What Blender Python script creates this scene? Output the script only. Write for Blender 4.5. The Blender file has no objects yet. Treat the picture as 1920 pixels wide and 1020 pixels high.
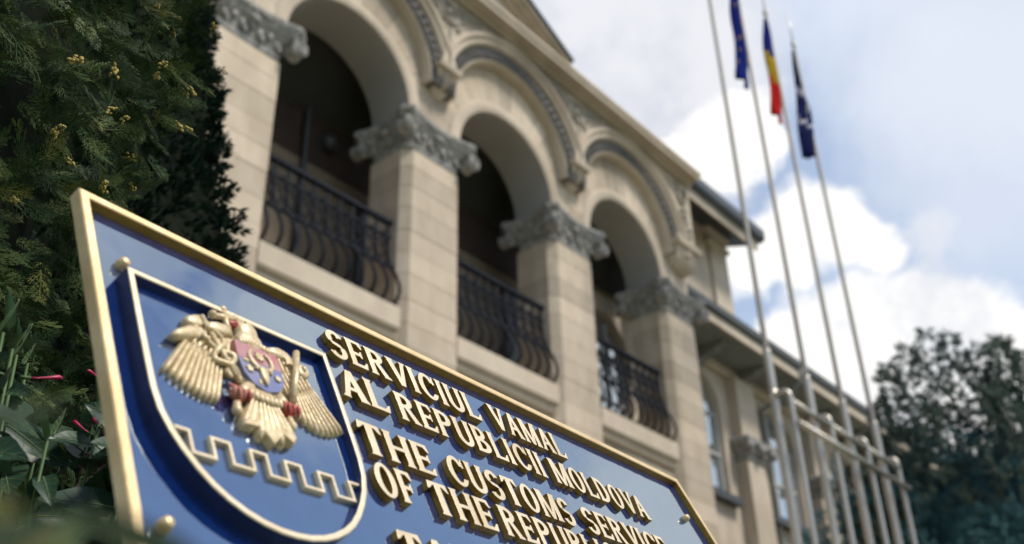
import bpy, math, random
import numpy as np
from mathutils import Vector, Matrix
rnd = random.Random(11)
SC = bpy.context.scene
# ------------------------------------------------------------------ camera
CAM_Z = 1.5
cam_d = bpy.data.cameras.new('camera'); cam = bpy.data.objects.new('camera', cam_d); SC.collection.objects.link(cam)
cam.matrix_world = Matrix(((0.64702092, -0.37462329, -0.66409435, 0),
                           (-0.76219659, -0.34120205, -0.550125, 0),
                           (-0.02050071, 0.86211284, -0.50630146, CAM_Z), (0, 0, 0, 1)))
cam_d.sensor_width = 36; cam_d.lens = 36.156; cam_d.clip_start = .05; cam_d.clip_end = 3000
cam_d.dof.use_dof = True; cam_d.dof.focus_distance = 1.34; cam_d.dof.aperture_fstop = 4.3
SC.camera = cam
# ------------------------------------------------------------------ sun and exposure
SUN = Vector((.20, -.50, .84)).normalized()
sl = bpy.data.lights.new('sun', 'SUN'); sl.energy = 3.3; sl.angle = math.radians(12); sl.color = (1, .93, .82)
so = bpy.data.objects.new('sun', sl); SC.collection.objects.link(so); so.rotation_euler = SUN.to_track_quat('Z', 'Y').to_euler()
so.location = (0, 0, 40)
SC.view_settings.view_transform = 'Standard'; SC.view_settings.look = 'None'; SC.view_settings.gamma = 1
SC.view_settings.use_curve_mapping = False; SC.view_settings.exposure = 0.3
SC.cycles.max_bounces = 6; SC.cycles.diffuse_bounces = 3; SC.cycles.glossy_bounces = 3; SC.cycles.use_denoising = True
SC.cycles.transparent_max_bounces = 8

# ------------------------------------------------------------------ world: daylight sky with cumulus
def build_world():
    w = bpy.data.worlds.new('World'); SC.world = w; w.use_nodes = True
    nt = w.node_tree; nt.nodes.clear(); N = nt.nodes.new; L = nt.links.new
    def math_(op, a, b=None, c=None, clamp=False):
        n = N('ShaderNodeMath'); n.operation = op; n.use_clamp = clamp
        for i, v in enumerate((a, b, c)):
            if v is None: continue
            if isinstance(v, (int, float)): n.inputs[i].default_value = v
            else: L(v, n.inputs[i])
        return n.outputs[0]
    def vmath(op, a, b):
        n = N('ShaderNodeVectorMath'); n.operation = op
        for i, v in enumerate((a, b)):
            if isinstance(v, (tuple, list)): n.inputs[i].default_value = v
            else: L(v, n.inputs[i])
        return n.outputs['Value'] if op == 'DOT_PRODUCT' else n.outputs[0]
    def noise(v, scale, detail, rough=.55):
        n = N('ShaderNodeTexNoise'); n.inputs['Scale'].default_value = scale; n.inputs['Detail'].default_value = detail
        n.inputs['Roughness'].default_value = rough; L(v, n.inputs['Vector']); return n
    def smooth(v, a, b, lo=0., hi=1.):
        n = N('ShaderNodeMapRange'); n.interpolation_type = 'SMOOTHSTEP'
        L(v, n.inputs[0]); n.inputs[1].default_value = a; n.inputs[2].default_value = b
        n.inputs[3].default_value = lo; n.inputs[4].default_value = hi; return n.outputs[0]
    def mix(f, a, b):
        n = N('ShaderNodeMix'); n.data_type = 'RGBA'
        if isinstance(f, (int, float)): n.inputs[0].default_value = f
        else: L(f, n.inputs[0])
        for i, v in ((6, a), (7, b)):
            if isinstance(v, tuple): n.inputs[i].default_value = v + (1,)
            else: L(v, n.inputs[i])
        return n.outputs[2]
    tc = N('ShaderNodeTexCoord'); d = tc.outputs['Generated']
    sky = N('ShaderNodeTexSky'); sky.sky_type = 'NISHITA'; sky.sun_disc = False
    sky.sun_elevation = math.asin(SUN.z); sky.sun_rotation = math.atan2(SUN.x, SUN.y)
    sky.air_density = 1.0; sky.dust_density = .6; sky.ozone_density = 2.2; sky.altitude = 100
    skyc = vmath('MULTIPLY', sky.outputs[0], (SKY_K, SKY_K, SKY_K))
    n1 = noise(d, 9, 6, .6); n2 = noise(d, 26, 4, .6)
    o1 = vmath('MULTIPLY', vmath('SUBTRACT', n1.outputs['Color'], (.5, .5, .5)), (.085, .085, .085))
    o2 = vmath('MULTIPLY', vmath('SUBTRACT', n2.outputs['Color'], (.5, .5, .5)), (.03, .03, .03))
    dd = vmath('NORMALIZE', vmath('ADD', vmath('ADD', d, o1), o2), (0, 0, 0))
    def blobs(lst, soft):
        acc = None
        for x, y, z, r, *s in lst:
            s = s[0] if s else 1.
            dp = vmath('DOT_PRODUCT', dd, (x, y, z))
            v = smooth(dp, math.cos(r * (1 + soft)), math.cos(r * max(.02, 1 - soft)), 0, s)
            acc = v if acc is None else math_('MAXIMUM', acc, v)
        return acc
    W = [(0.7321,0.3254,0.5984,0.0311),(0.7488,0.3175,0.5818,0.0233),(0.7325,0.3539,0.5816,0.0311),(0.7262,0.3807,0.5725,0.0259),(0.7864,0.3654,0.4981,0.0285),(0.7930,0.3428,0.5036,0.0337),(0.7984,0.3103,0.5160,0.0389),(0.8068,0.2816,0.5194,0.0337),(0.8207,0.2701,0.5035,0.0311),(0.8359,0.2603,0.4833,0.0197),(0.8078,0.3310,0.4878,0.0259),(0.7991,0.3578,0.4830,0.0207),
         (0.8323,0.3542,0.4265,0.0285),(0.8447,0.3286,0.4224,0.0441),(0.8552,0.2901,0.4296,0.0441),(0.8665,0.2544,0.4295,0.0389),(0.8742,0.2282,0.4285,0.0363),(0.8905,0.2062,0.4056,0.0389),(0.9018,0.1863,0.3899,0.0415),(0.8826,0.2708,0.3844,0.0726),(0.9106,0.2118,0.3549,0.0726),(0.8615,0.3398,0.3774,0.0519),(0.9187,0.1590,0.3615,0.0519),(0.9376,0.1473,0.3151,0.0778)]
    G = [(0.6437,0.4025,0.6509,0.1193),(0.5945,0.4069,0.6935,0.0933),(0.6603,0.3267,0.6762,0.0778),(0.6912,0.3901,0.6083,0.0778),(0.5434,0.4156,0.7294,0.0778),(0.7013,0.3346,0.6294,0.0519)]
    V = [(0.8487,0.2102,0.4854,0.0176,.6),(0.8513,0.1965,0.4864,0.0124,.6),(0.8396,0.2297,0.4922,0.0093,.5),(0.8354,0.3072,0.4559,0.0104,.4)]
    # clouds overhead and behind the camera (seen mirrored in the sign and the windows)
    C = [(.600,-.050,.798,.082,1.),(.625,-.05,.779,.05,1.),(.655,-.03,.755,.03,.8),(.50,-.085,.86,.022,.5),(.43,-.07,.90,.06,.7),(.868,-.02,.50,.07,1.),(.90,-.07,.43,.06,.9),
         (.85,-.30,.43,.15,1.),(.72,-.55,.42,.12,.9),(.55,-.72,.42,.10,.85),(.80,-.42,.36,.15,1.),(.2,-.85,.5,.14,.8),(-.3,-.8,.5,.16,.8),(-.7,-.4,.6,.16,.85),
         (-.6,.5,.6,.16,.8),(-.1,.6,.8,.14,.7),(-.2,-.2,.96,.12,.6),(.2,-.5,.84,.1,.6),(-.9,.1,.4,.16,.9),(.1,.92,.38,.16,.8),(.95,-.1,.28,.1,.9),(.5,-.82,.25,.16,.9),(-.5,-.82,.25,.18,.9),(-.75,.6,.25,.18,.9)]
    fw = blobs(W, .34); fg = blobs(G, .5); fv = blobs(V, .8); fc = blobs(C, .7)
    ax = (.7987, .1447, .5841)
    veil = smooth(vmath('DOT_PRODUCT', d, ax), math.cos(.5), math.cos(.02), 0, 1)
    nv = noise(d, 3.2, 5, .6)
    veilf = math_('MULTIPLY', smooth(nv.outputs['Fac'], .36, .66, .45, .95), smooth(vmath('DOT_PRODUCT', d, ax), math.cos(.55), math.cos(.15), .03, .74))
    shade = noise(d, 7, 5, .62)
    grey = mix(smooth(shade.outputs['Fac'], .38, .62), CL_GREY, CL_GREY2)
    white = mix(smooth(shade.outputs['Fac'], .36, .58), CL_SHADE, CL_WHITE)
    c0 = mix(veilf, skyc, CL_VEIL)
    H = [(.7945,.1172,.5959,.085,.8),(.7449,.157,.6484,.07,.5),(.8461,.1314,.5166,.07,.6),(.8139,.1661,.5568,.06,.5),(.81,.06,.58,.11,.85)]
    c0 = mix(blobs(H, .95), c0, (.70, .735, .80))
    c1 = mix(fg, c0, grey)
    c2 = mix(math_('MAXIMUM', fv, fc), c1, white)
    c3 = mix(fw, c2, white)
    bg = N('ShaderNodeBackground'); L(c3, bg.inputs[0]); bg.inputs[1].default_value = 1.0
    out = N('ShaderNodeOutputWorld'); L(bg.outputs[0], out.inputs[0])
SKY_K = .13
CL_GREY = (.58, .60, .67); CL_GREY2 = (.70, .71, .75); CL_SHADE = (.70, .715, .75); CL_WHITE = (.93, .915, .885); CL_VEIL = (.68, .76, .88)
build_world()

# ------------------------------------------------------------------ materials
def new_mat(name):
    m = bpy.data.materials.new(name); m.use_nodes = True
    return m, m.node_tree, m.node_tree.nodes['Principled BSDF']
def surf(name, base, alt=None, scale=6., rough=.8, metal=0., bump=0., bscale=40., spec=.5, rand=0., stretch=(1,1,1), alt2=None, coat=0., detail=6):
    """mottled procedural surface in object-space metres"""
    m, nt, b = new_mat(name); N = nt.nodes.new; L = nt.links.new
    g = N('ShaderNodeNewGeometry'); mp = N('ShaderNodeVectorMath'); mp.operation = 'MULTIPLY'; mp.inputs[1].default_value = stretch
    L(g.outputs['Position'], mp.inputs[0]); v = mp.outputs[0]
    alt = alt or tuple(c * .8 for c in base)
    n = N('ShaderNodeTexNoise'); n.inputs['Scale'].default_value = scale; n.inputs['Detail'].default_value = detail; n.inputs['Roughness'].default_value = .62; L(v, n.inputs['Vector'])
    r = N('ShaderNodeValToRGB'); r.color_ramp.elements[0].position = .33; r.color_ramp.elements[1].position = .68
    r.color_ramp.elements[0].color = alt + (1,); r.color_ramp.elements[1].color = base + (1,)
    L(n.outputs['Fac'], r.inputs[0]); col = r.outputs[0]
    if alt2:
        n2 = N('ShaderNodeTexNoise'); n2.inputs['Scale'].default_value = scale * .23; n2.inputs['Detail'].default_value = 4; L(v, n2.inputs['Vector'])
        mr = N('ShaderNodeMapRange'); mr.inputs[1].default_value = .5; mr.inputs[2].default_value = .72; L(n2.outputs['Fac'], mr.inputs[0])
        mx = N('ShaderNodeMix'); mx.data_type = 'RGBA'; L(mr.outputs[0], mx.inputs[0]); L(col, mx.inputs[6]); mx.inputs[7].default_value = alt2 + (1,); col = mx.outputs[2]
    if rand:
        oi = N('ShaderNodeObjectInfo'); mr = N('ShaderNodeMapRange'); mr.inputs[3].default_value = 1 - rand; mr.inputs[4].default_value = 1 + rand * .6
        L(oi.outputs['Random'], mr.inputs[0]); hs = N('ShaderNodeVectorMath'); hs.operation = 'SCALE'; L(col, hs.inputs[0]); L(mr.outputs[0], hs.inputs['Scale']); col = hs.outputs[0]
    L(col, b.inputs['Base Color']); b.inputs['Roughness'].default_value = rough; b.inputs['Metallic'].default_value = metal
    b.inputs['Specular IOR Level'].default_value = spec; b.inputs['Coat Weight'].default_value = coat; b.inputs['Coat Roughness'].default_value = .05
    if bump:
        nb = N('ShaderNodeTexNoise'); nb.inputs['Scale'].default_value = bscale; nb.inputs['Detail'].default_value = 5; L(v, nb.inputs['Vector'])
        bp = N('ShaderNodeBump'); bp.inputs['Strength'].default_value = 1; bp.inputs['Distance'].default_value = bump; L(nb.outputs['Fac'], bp.inputs['Height']); L(bp.outputs[0], b.inputs['Normal'])
    return m
M = {}
M['stone'] = surf('limestone', (.57, .48, .375), (.46, .375, .28), 5, .9, bump=.004, bscale=30, rand=.22, alt2=(.38, .31, .225), stretch=(1, 1, .45))
M['stone_plain'] = surf('limestone_dressed', (.57, .485, .38), (.47, .39, .30), 4, .9, bump=.003, bscale=30, alt2=(.36, .30, .225), stretch=(1, 1, .5))
M['mortar'] = surf('mortar', (.44, .37, .28), (.38, .32, .24), 9, .95)
M['carved'] = surf('weathered_carved_stone', (.44, .42, .385), (.17, .165, .16), 13, .9, bump=.02, bscale=22, alt2=(.22, .215, .21))
M['carved_dark'] = surf('dark_ornament_stone', (.19, .18, .17), (.085, .085, .085), 16, .9, bump=.012, bscale=30)  # darker grey over the whole arch ornament band
M['relief'] = surf('pale_relief_stone', (.46, .42, .35), (.27, .24, .2), 12, .9, bump=.015, bscale=25)
M['plaster'] = surf('grey_plaster', (.36, .34, .31), (.31, .295, .27), 2, .9, bump=.001)
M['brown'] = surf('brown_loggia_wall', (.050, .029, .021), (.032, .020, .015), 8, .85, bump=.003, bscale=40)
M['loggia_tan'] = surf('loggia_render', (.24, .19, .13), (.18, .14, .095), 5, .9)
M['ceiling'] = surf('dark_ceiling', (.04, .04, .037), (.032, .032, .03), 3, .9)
M['iron'] = surf('wrought_iron', (.008, .010, .017), (.013, .016, .024), 20, .75, spec=.12, metal=.0, bump=.001)
M['roof_metal'] = surf('roof_sheet', (.10, .115, .13), (.07, .08, .095), 3, .5, metal=.4)
M['gutter'] = surf('gutter_paint', (.055, .06, .06), (.035, .04, .04), 5, .5)
M['soffit'] = surf('soffit_paint', (.22, .225, .205), (.16, .165, .15), 4, .8)
M['frame_white'] = surf('window_frame_paint', (.55, .54, .5), (.45, .44, .42), 8, .6)
M['steel'] = surf('brushed_steel', (.52, .49, .44), (.38, .36, .32), 30, .42, metal=.85, stretch=(1, 1, .05))
M['pole_paint'] = surf('dull_pole_finish', (.20, .19, .17), (.15, .14, .13), 30, .6, metal=.2)
M['gold'] = surf('gold_paint', (.74, .63, .45), (.64, .53, .36), 60, .42, metal=.3, bump=.0003, bscale=600, spec=.6, alt2=(.58, .46, .29))
M['frame_gold'] = surf('frame_gold_paint', (.76, .575, .32), (.66, .47, .22), 60, .40, metal=.4, bump=.0003, bscale=500, spec=.6, alt2=(.55, .38, .17))
M['gold_shade_side'] = surf('gold_paint_shade_tone', (.36, .21, .035), (.26, .145, .02), 90, .4, metal=.6, bump=.0005, bscale=900)  # browner gold: the shade on side faces is put into the colour
M['eagle'] = surf('cream_enamel', (.72, .60, .39), (.42, .30, .14), 120, .38, bump=.0006, bscale=300, spec=.5, alt2=(.52, .40, .24), metal=.15)
M['red'] = surf('red_enamel', (.46, .07, .045), (.28, .05, .035), 150, .4, bump=.0005, bscale=400, alt2=(.40, .17, .11))
M['purple_red'] = surf('red_field_enamel', (.38, .09, .10), (.42, .24, .25), 80, .4, alt2=(.34, .16, .18))
M['blue_field'] = surf('blue_field_enamel', (.10, .12, .30), (.17, .18, .32), 80, .4, alt2=(.22, .22, .32))
def blue_panel(name, rough, wear):
    m, nt, b = new_mat(name); N = nt.nodes.new; L = nt.links.new
    g = N('ShaderNodeNewGeometry'); n = N('ShaderNodeTexNoise'); n.inputs['Scale'].default_value = 38; n.inputs['Detail'].default_value = 8; n.inputs['Roughness'].default_value = .68
    L(g.outputs['Position'], n.inputs['Vector'])
    r = N('ShaderNodeValToRGB'); r.color_ramp.elements[0].position = .35; r.color_ramp.elements[1].position = .75
    r.color_ramp.elements[0].color = (.001, .011, .085, 1); r.color_ramp.elements[1].color = (.003, .024, .13, 1); L(n.outputs['Fac'], r.inputs[0]); L(r.outputs[0], b.inputs['Base Color'])
    mr = N('ShaderNodeMapRange'); mr.inputs[1].default_value = .3; mr.inputs[2].default_value = .75; mr.inputs[3].default_value = rough; mr.inputs[4].default_value = rough + wear
    L(n.outputs['Fac'], mr.inputs[0]); L(mr.outputs[0], b.inputs['Roughness'])
    gl = N('ShaderNodeBsdfGlossy'); gl.inputs['Color'].default_value = (.84, .98, 1.0, 1); L(mr.outputs[0], gl.inputs['Roughness'])
    fz = N('ShaderNodeFresnel'); fz.inputs['IOR'].default_value = 4.6; mx = N('ShaderNodeMixShader'); L(fz.outputs[0], mx.inputs[0]); L(b.outputs[0], mx.inputs[1]); L(gl.outputs[0], mx.inputs[2])
    L(mx.outputs[0], nt.nodes['Material Output'].inputs[0]); b.inputs['Specular IOR Level'].default_value = 0
    n3 = N('ShaderNodeTexNoise'); n3.inputs['Scale'].default_value = 14; n3.inputs['Detail'].default_value = 2; L(g.outputs['Position'], n3.inputs['Vector'])
    bp = N('ShaderNodeBump'); bp.inputs['Distance'].default_value = .0006; L(n3.outputs['Fac'], bp.inputs['Height']); L(bp.outputs[0], b.inputs['Normal']); L(bp.outputs[0], gl.inputs['Normal'])
    return m
M['panel'] = blue_panel('blue_enamel', .025, .05)
M['panel2'] = blue_panel('blue_shield_enamel', .05, .09)
M['blue_side'] = surf('blue_paint_edge', (.006, .020, .11), (.003, .011, .07), 40, .55, spec=.3, bump=.0002, bscale=300)
m, nt, b = new_mat('window_glass'); b.inputs['Base Color'].default_value = (.55, .6, .62, 1); b.inputs['Metallic'].default_value = .85; b.inputs['Roughness'].default_value = .03; M['glass'] = m
def leafmat(name, cols, rough=.5, spec=.4, trans=.12, scale=30.):
    m, nt, b = new_mat(name); N = nt.nodes.new; L = nt.links.new
    g = N('ShaderNodeNewGeometry'); n = N('ShaderNodeTexNoise'); n.inputs['Scale'].default_value = scale; n.inputs['Detail'].default_value = 3; L(g.outputs['Position'], n.inputs['Vector'])
    r = N('ShaderNodeValToRGB'); els = r.color_ramp.elements
    while len(els) < len(cols): els.new(.5)
    for i, c in enumerate(cols): els[i].position = .3 + .42 * i / (len(cols) - 1); els[i].color = c + (1,)
    L(n.outputs['Fac'], r.inputs[0]); L(r.outputs[0], b.inputs['Base Color']); b.inputs['Roughness'].default_value = rough; b.inputs['Specular IOR Level'].default_value = spec
    tr = N('ShaderNodeBsdfTranslucent'); L(r.outputs[0], tr.inputs[0]); mx = N('ShaderNodeMixShader'); mx.inputs[0].default_value = trans
    L(b.outputs[0], mx.inputs[1]); L(tr.outputs[0], mx.inputs[2]); L(mx.outputs[0], nt.nodes['Material Output'].inputs[0]); return m
M['thuja'] = leafmat('thuja_green', [(.008, .022, .008), (.035, .065, .02), (.13, .155, .045)], .6, spec=.15, scale=13)
M['thuja_gold'] = leafmat('thuja_golden_green', [(.05, .07, .015), (.12, .13, .03), (.24, .21, .06)], .6, spec=.15, scale=40)
M['thuja_tip'] = leafmat('thuja_cone_gold', [(.34, .25, .05), (.52, .42, .13)], .6, scale=60)
M['cypress'] = leafmat('cypress_green', [(.004, .014, .009), (.010, .024, .014)], .7, spec=.1, scale=4)
M['conifer2'] = leafmat('midgreen_conifer', [(.012, .03, .016), (.035, .06, .035)], .5, spec=.5, scale=7)
M['spruce'] = leafmat('spruce_bluegreen', [(.045, .125, .14), (.13, .27, .29)], .6, spec=.2, scale=1.1, trans=.35)
M['spruce_top'] = leafmat('spruce_tip_green', [(.06, .10, .085), (.14, .18, .14)], .6, scale=.8, trans=.35)
M['flower_leaf'] = leafmat('flower_leaf', [(.014, .045, .022), (.035, .075, .042)], .42, spec=.4, scale=25)
M['leaf_young'] = leafmat('young_leaf', [(.05, .11, .03), (.08, .14, .045)], .45, scale=25)
M['leaf_vein'] = leafmat('leaf_vein', [(.16, .22, .11), (.2, .26, .13)], .5, scale=25)
M['fg_leaf'] = leafmat('yellowing_leaf', [(.07, .075, .018), (.16, .13, .025)], .6, spec=.1, trans=.3, scale=12)
M['fg_dark'] = leafmat('dark_blade', [(.008, .016, .011), (.014, .026, .014)], .8, spec=.05, scale=12)
M['magenta'] = surf('magenta_petal', (.50, .008, .085), (.32, .006, .05), 80, .45)
M['bark'] = surf('bark', (.07, .05, .035), (.04, .03, .022), 20, .95, bump=.004)
M['dark_fill'] = surf('crown_core', (.010, .013, .008), (.004, .006, .004), 20, 1., spec=.05)  # near-black colour stands in for the shade inside the crowns
M['grass'] = surf('lawn', (.06, .10, .03), (.035, .065, .02), 3, .9)
M['paving'] = surf('paving', (.44, .39, .32), (.37, .33, .27), 2, .9)
M['flag_blue'] = surf('flag_blue', (.006, .016, .17), (.003, .009, .10), 5, 1., spec=.05)
M['flag_navy'] = surf('flag_navy', (.012, .018, .085), (.006, .009, .05), 5, 1., spec=.05)
M['flag_yellow'] = surf('flag_yellow', (.42, .28, .02), (.30, .20, .015), 5, 1., spec=.05)
M['flag_red'] = surf('flag_red', (.42, .014, .012), (.30, .01, .01), 5, 1., spec=.05)
M['flag_white'] = surf('flag_white', (.45, .44, .5), (.35, .34, .42), 5, 1., spec=.05)

# ------------------------------------------------------------------ helpers
def tag(o, label=None, cat=None, group=None, kind=None):
    if label: o['label'] = label
    if cat: o['category'] = cat
    if group: o['group'] = group
    if kind: o['kind'] = kind
    return o
def empty(name, loc=(0, 0, 0)):
    o = bpy.data.objects.new(name, None); o.location = loc; SC.collection.objects.link(o); o.empty_display_size = .1; return o
class MB:
    """collects raw geometry for one mesh"""
    def __init__(s): s.v = []; s.f = []; s.mi = []
    def add(s, v, f, mi=0):
        k = len(s.v); s.v += [tuple(p) for p in v]; s.f += [tuple(i + k for i in q) for q in f]; s.mi += [mi] * len(f); return s
    def box(s, x0, x1, y0, y1, z0, z1, mi=0):
        v = [(x0, y0, z0), (x1, y0, z0), (x1, y1, z0), (x0, y1, z0), (x0, y0, z1), (x1, y0, z1), (x1, y1, z1), (x0, y1, z1)]
        return s.add(v, [(0, 3, 2, 1), (4, 5, 6, 7), (0, 1, 5, 4), (1, 2, 6, 5), (2, 3, 7, 6), (3, 0, 4, 7)], mi)
    def loft(s, rings, caps=True, mi=0, closed=True):
        n = len(rings[0]); v = [p for r in rings for p in r]; f = []
        for i in range(len(rings) - 1):
            for j in range(n if closed else n - 1):
                k = (j + 1) % n; f.append((i * n + j, i * n + k, (i + 1) * n + k, (i + 1) * n + j))
        if caps: f.append(tuple(range(n - 1, -1, -1))); f.append(tuple((len(rings) - 1) * n + j for j in range(n)))
        return s.add(v, f, mi)
    def tube(s, pts, r, n=6, mi=0, caps=True):
        pts = [Vector(p) for p in pts]; rings = []; up = None
        rr = r if isinstance(r, (list, tuple)) else [r] * len(pts)
        for i, p in enumerate(pts):
            t = (pts[min(i + 1, len(pts) - 1)] - pts[max(i - 1, 0)])
            t = t.normalized() if t.length > 1e-9 else Vector((0, 0, 1))
            if up is None: up = Vector((0, 0, 1)) if abs(t.z) < .9 else Vector((1, 0, 0))
            a = t.cross(up).normalized(); b = a.cross(t).normalized(); up = b
            rings.append([p + (a * math.cos(q) + b * math.sin(q)) * rr[i] for q in [2 * math.pi * k / n for k in range(n)]])
        return s.loft(rings, caps, mi)
    def prism(s, poly, y0, y1, mi=0):
        """poly in x,z extruded along y"""
        return s.loft([[(x, y0, z) for x, z in poly], [(x, y1, z) for x, z in poly]], True, mi)
    def ellipsoid(s, c, r, nu=10, nv=6, mi=0):
        v = [(c[0], c[1], c[2] - r[2])]; f = []
        for i in range(1, nv):
            t = math.pi * i / nv
            for j in range(nu):
                a = 2 * math.pi * j / nu; v.append((c[0] + r[0] * math.sin(t) * math.cos(a), c[1] + r[1] * math.sin(t) * math.sin(a), c[2] - r[2] * math.cos(t)))
        v.append((c[0], c[1], c[2] + r[2])); e = len(v) - 1
        for j in range(nu):
            k = (j + 1) % nu; f.append((0, 1 + k, 1 + j)); f.append((e, 1 + (nv - 2) * nu + j, 1 + (nv - 2) * nu + k))
            for i in range(nv - 2): f.append((1 + i * nu + j, 1 + i * nu + k, 1 + (i + 1) * nu + k, 1 + (i + 1) * nu + j))
        return s.add(v, f, mi)
    def mesh(s, name, mats, fn=None, smooth=False):
        me = bpy.data.meshes.new(name); v = [fn(p) for p in s.v] if fn else s.v
        me.from_pydata(v, [], s.f); me.validate()
        for m_ in (mats if isinstance(mats, (list, tuple)) else [mats]): me.materials.append(M[m_] if isinstance(m_, str) else m_)
        if len(me.polygons) == len(s.mi) and any(s.mi): me.polygons.foreach_set('material_index', s.mi)
        if smooth: me.polygons.foreach_set('use_smooth', [True] * len(me.polygons)); 
        if smooth and smooth != 'all':
            try: me.set_sharp_from_angle(angle=math.radians(38))
            except Exception: pass
        me.update(); return me
    def build(s, name, mats, parent=None, fn=None, smooth=False):
        return link(name, s.mesh(name, mats, fn, smooth), parent)
def link(name, me, parent=None, loc=None, rot=None, scale=None):
    o = bpy.data.objects.new(name, me); SC.collection.objects.link(o)
    if parent: o.parent = parent
    if loc is not None: o.location = loc
    if rot is not None: o.rotation_euler = rot
    if scale is not None: o.scale = scale if isinstance(scale, (tuple, list)) else (scale,) * 3
    return o
K = .72
def U(p): return (p[0] * K, p[1] * K, p[2] * K + CAM_Z)      # building units -> metres
def Ub(o, x, y, z): o.location = (x * K, y * K, z * K)

# ------------------------------------------------------------------ ground
g = MB(); g.box(-600, 600, -600, 600, -.3, 0); tag(g.build('ground', 'grass'), kind='structure')
g = MB(); g.box(-30, 60, 2.9, 7.3, .004, .12); tag(g.build('bounce_forecourt', 'paving'), kind='structure')  # unseen forecourt, added pale to bounce light onto the facade

g = MB(); g.box(1.6, 60, -14, -1.2, .004, .09); tag(g.build('bounce_slab', 'paving'), kind='structure')  # unseen slab added to bounce warm light onto the pier sides

# ------------------------------------------------------------------ building
ZG = -CAM_Z / K
BLD = empty('loggia_building', (0, 0, 0)); tag(BLD, 'pale limestone building with round arched loggia, carved capitals and wrought iron railings', 'building')
PW = .625                                  # pier half width
PC = [-5.43, -1.56, 2.31, 6.17, 10.05, 13.93, 17.80]
AC = [(a + b) / 2 for a, b in zip(PC[:-1], PC[1:])]
ZA = 11.22; DZ = .78; RA = 1.31; HS = 1.935
Y0, Y1 = 10.0, 10.88
def pier_plan(w, c, y0, y1, ch): return [(c - w, y0 + ch), (c - w + ch, y0), (c + w - ch * .15, y0), (c + w, y0 + ch * .15), (c + w, y1), (c - w, y1)]
# one course of stone, shared by the piers
def pier_at(i, c):
    core = MB(); core.loft([[(x, y, z) for x, y in pier_plan(PW - .006, c, Y0 + .006, Y1 - .006, .15)] for z in (ZG, 10.5)])
    p = core.build('pier', 'mortar', BLD, U)
    return p
course_me = []
for hgt in (.40, .46):
    c_ = MB(); b = .004; rings = []
    for z, ins in ((.003, b), (.003 + b, 0), (hgt - b - .003, 0), (hgt - .003, b)):
        rings.append([(x, y - Y0, z) for x, y in pier_plan(PW - ins, 0, Y0 + ins, Y1 - ins, .15)])
    c_.loft(rings); course_me.append((hgt, c_.mesh('stone_block', 'stone', lambda p: (p[0] * K, p[1] * K, p[2] * K))))
piers = []
for i, c in enumerate(PC):
    if i < 1: continue
    p = pier_at(i, c); piers.append(p)
    lower = MB(); lower.loft([[(x, y, z) for x, y in pier_plan(PW + .03, c, Y0 - .03, Y1, .12)] for z in (ZG, 2.6)]); lower.build('pedestal', 'stone_plain', p, U)
    z = 2.6; k = 0
    while z < 10.45:
        hgt, me = course_me[(k * 7 + i) % 3 % 2]
        if z + hgt > 10.5:
            sc_ = (10.5 - z) / hgt; o = link('stone_block', me, p, (c * K, Y0 * K, z * K + CAM_Z)); o.scale.z = sc_; break
        o = link('stone_block', me, p, (c * K, (Y0 + rnd.uniform(-.004, .004)) * K, z * K + CAM_Z)); z += hgt; k += 1

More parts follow.
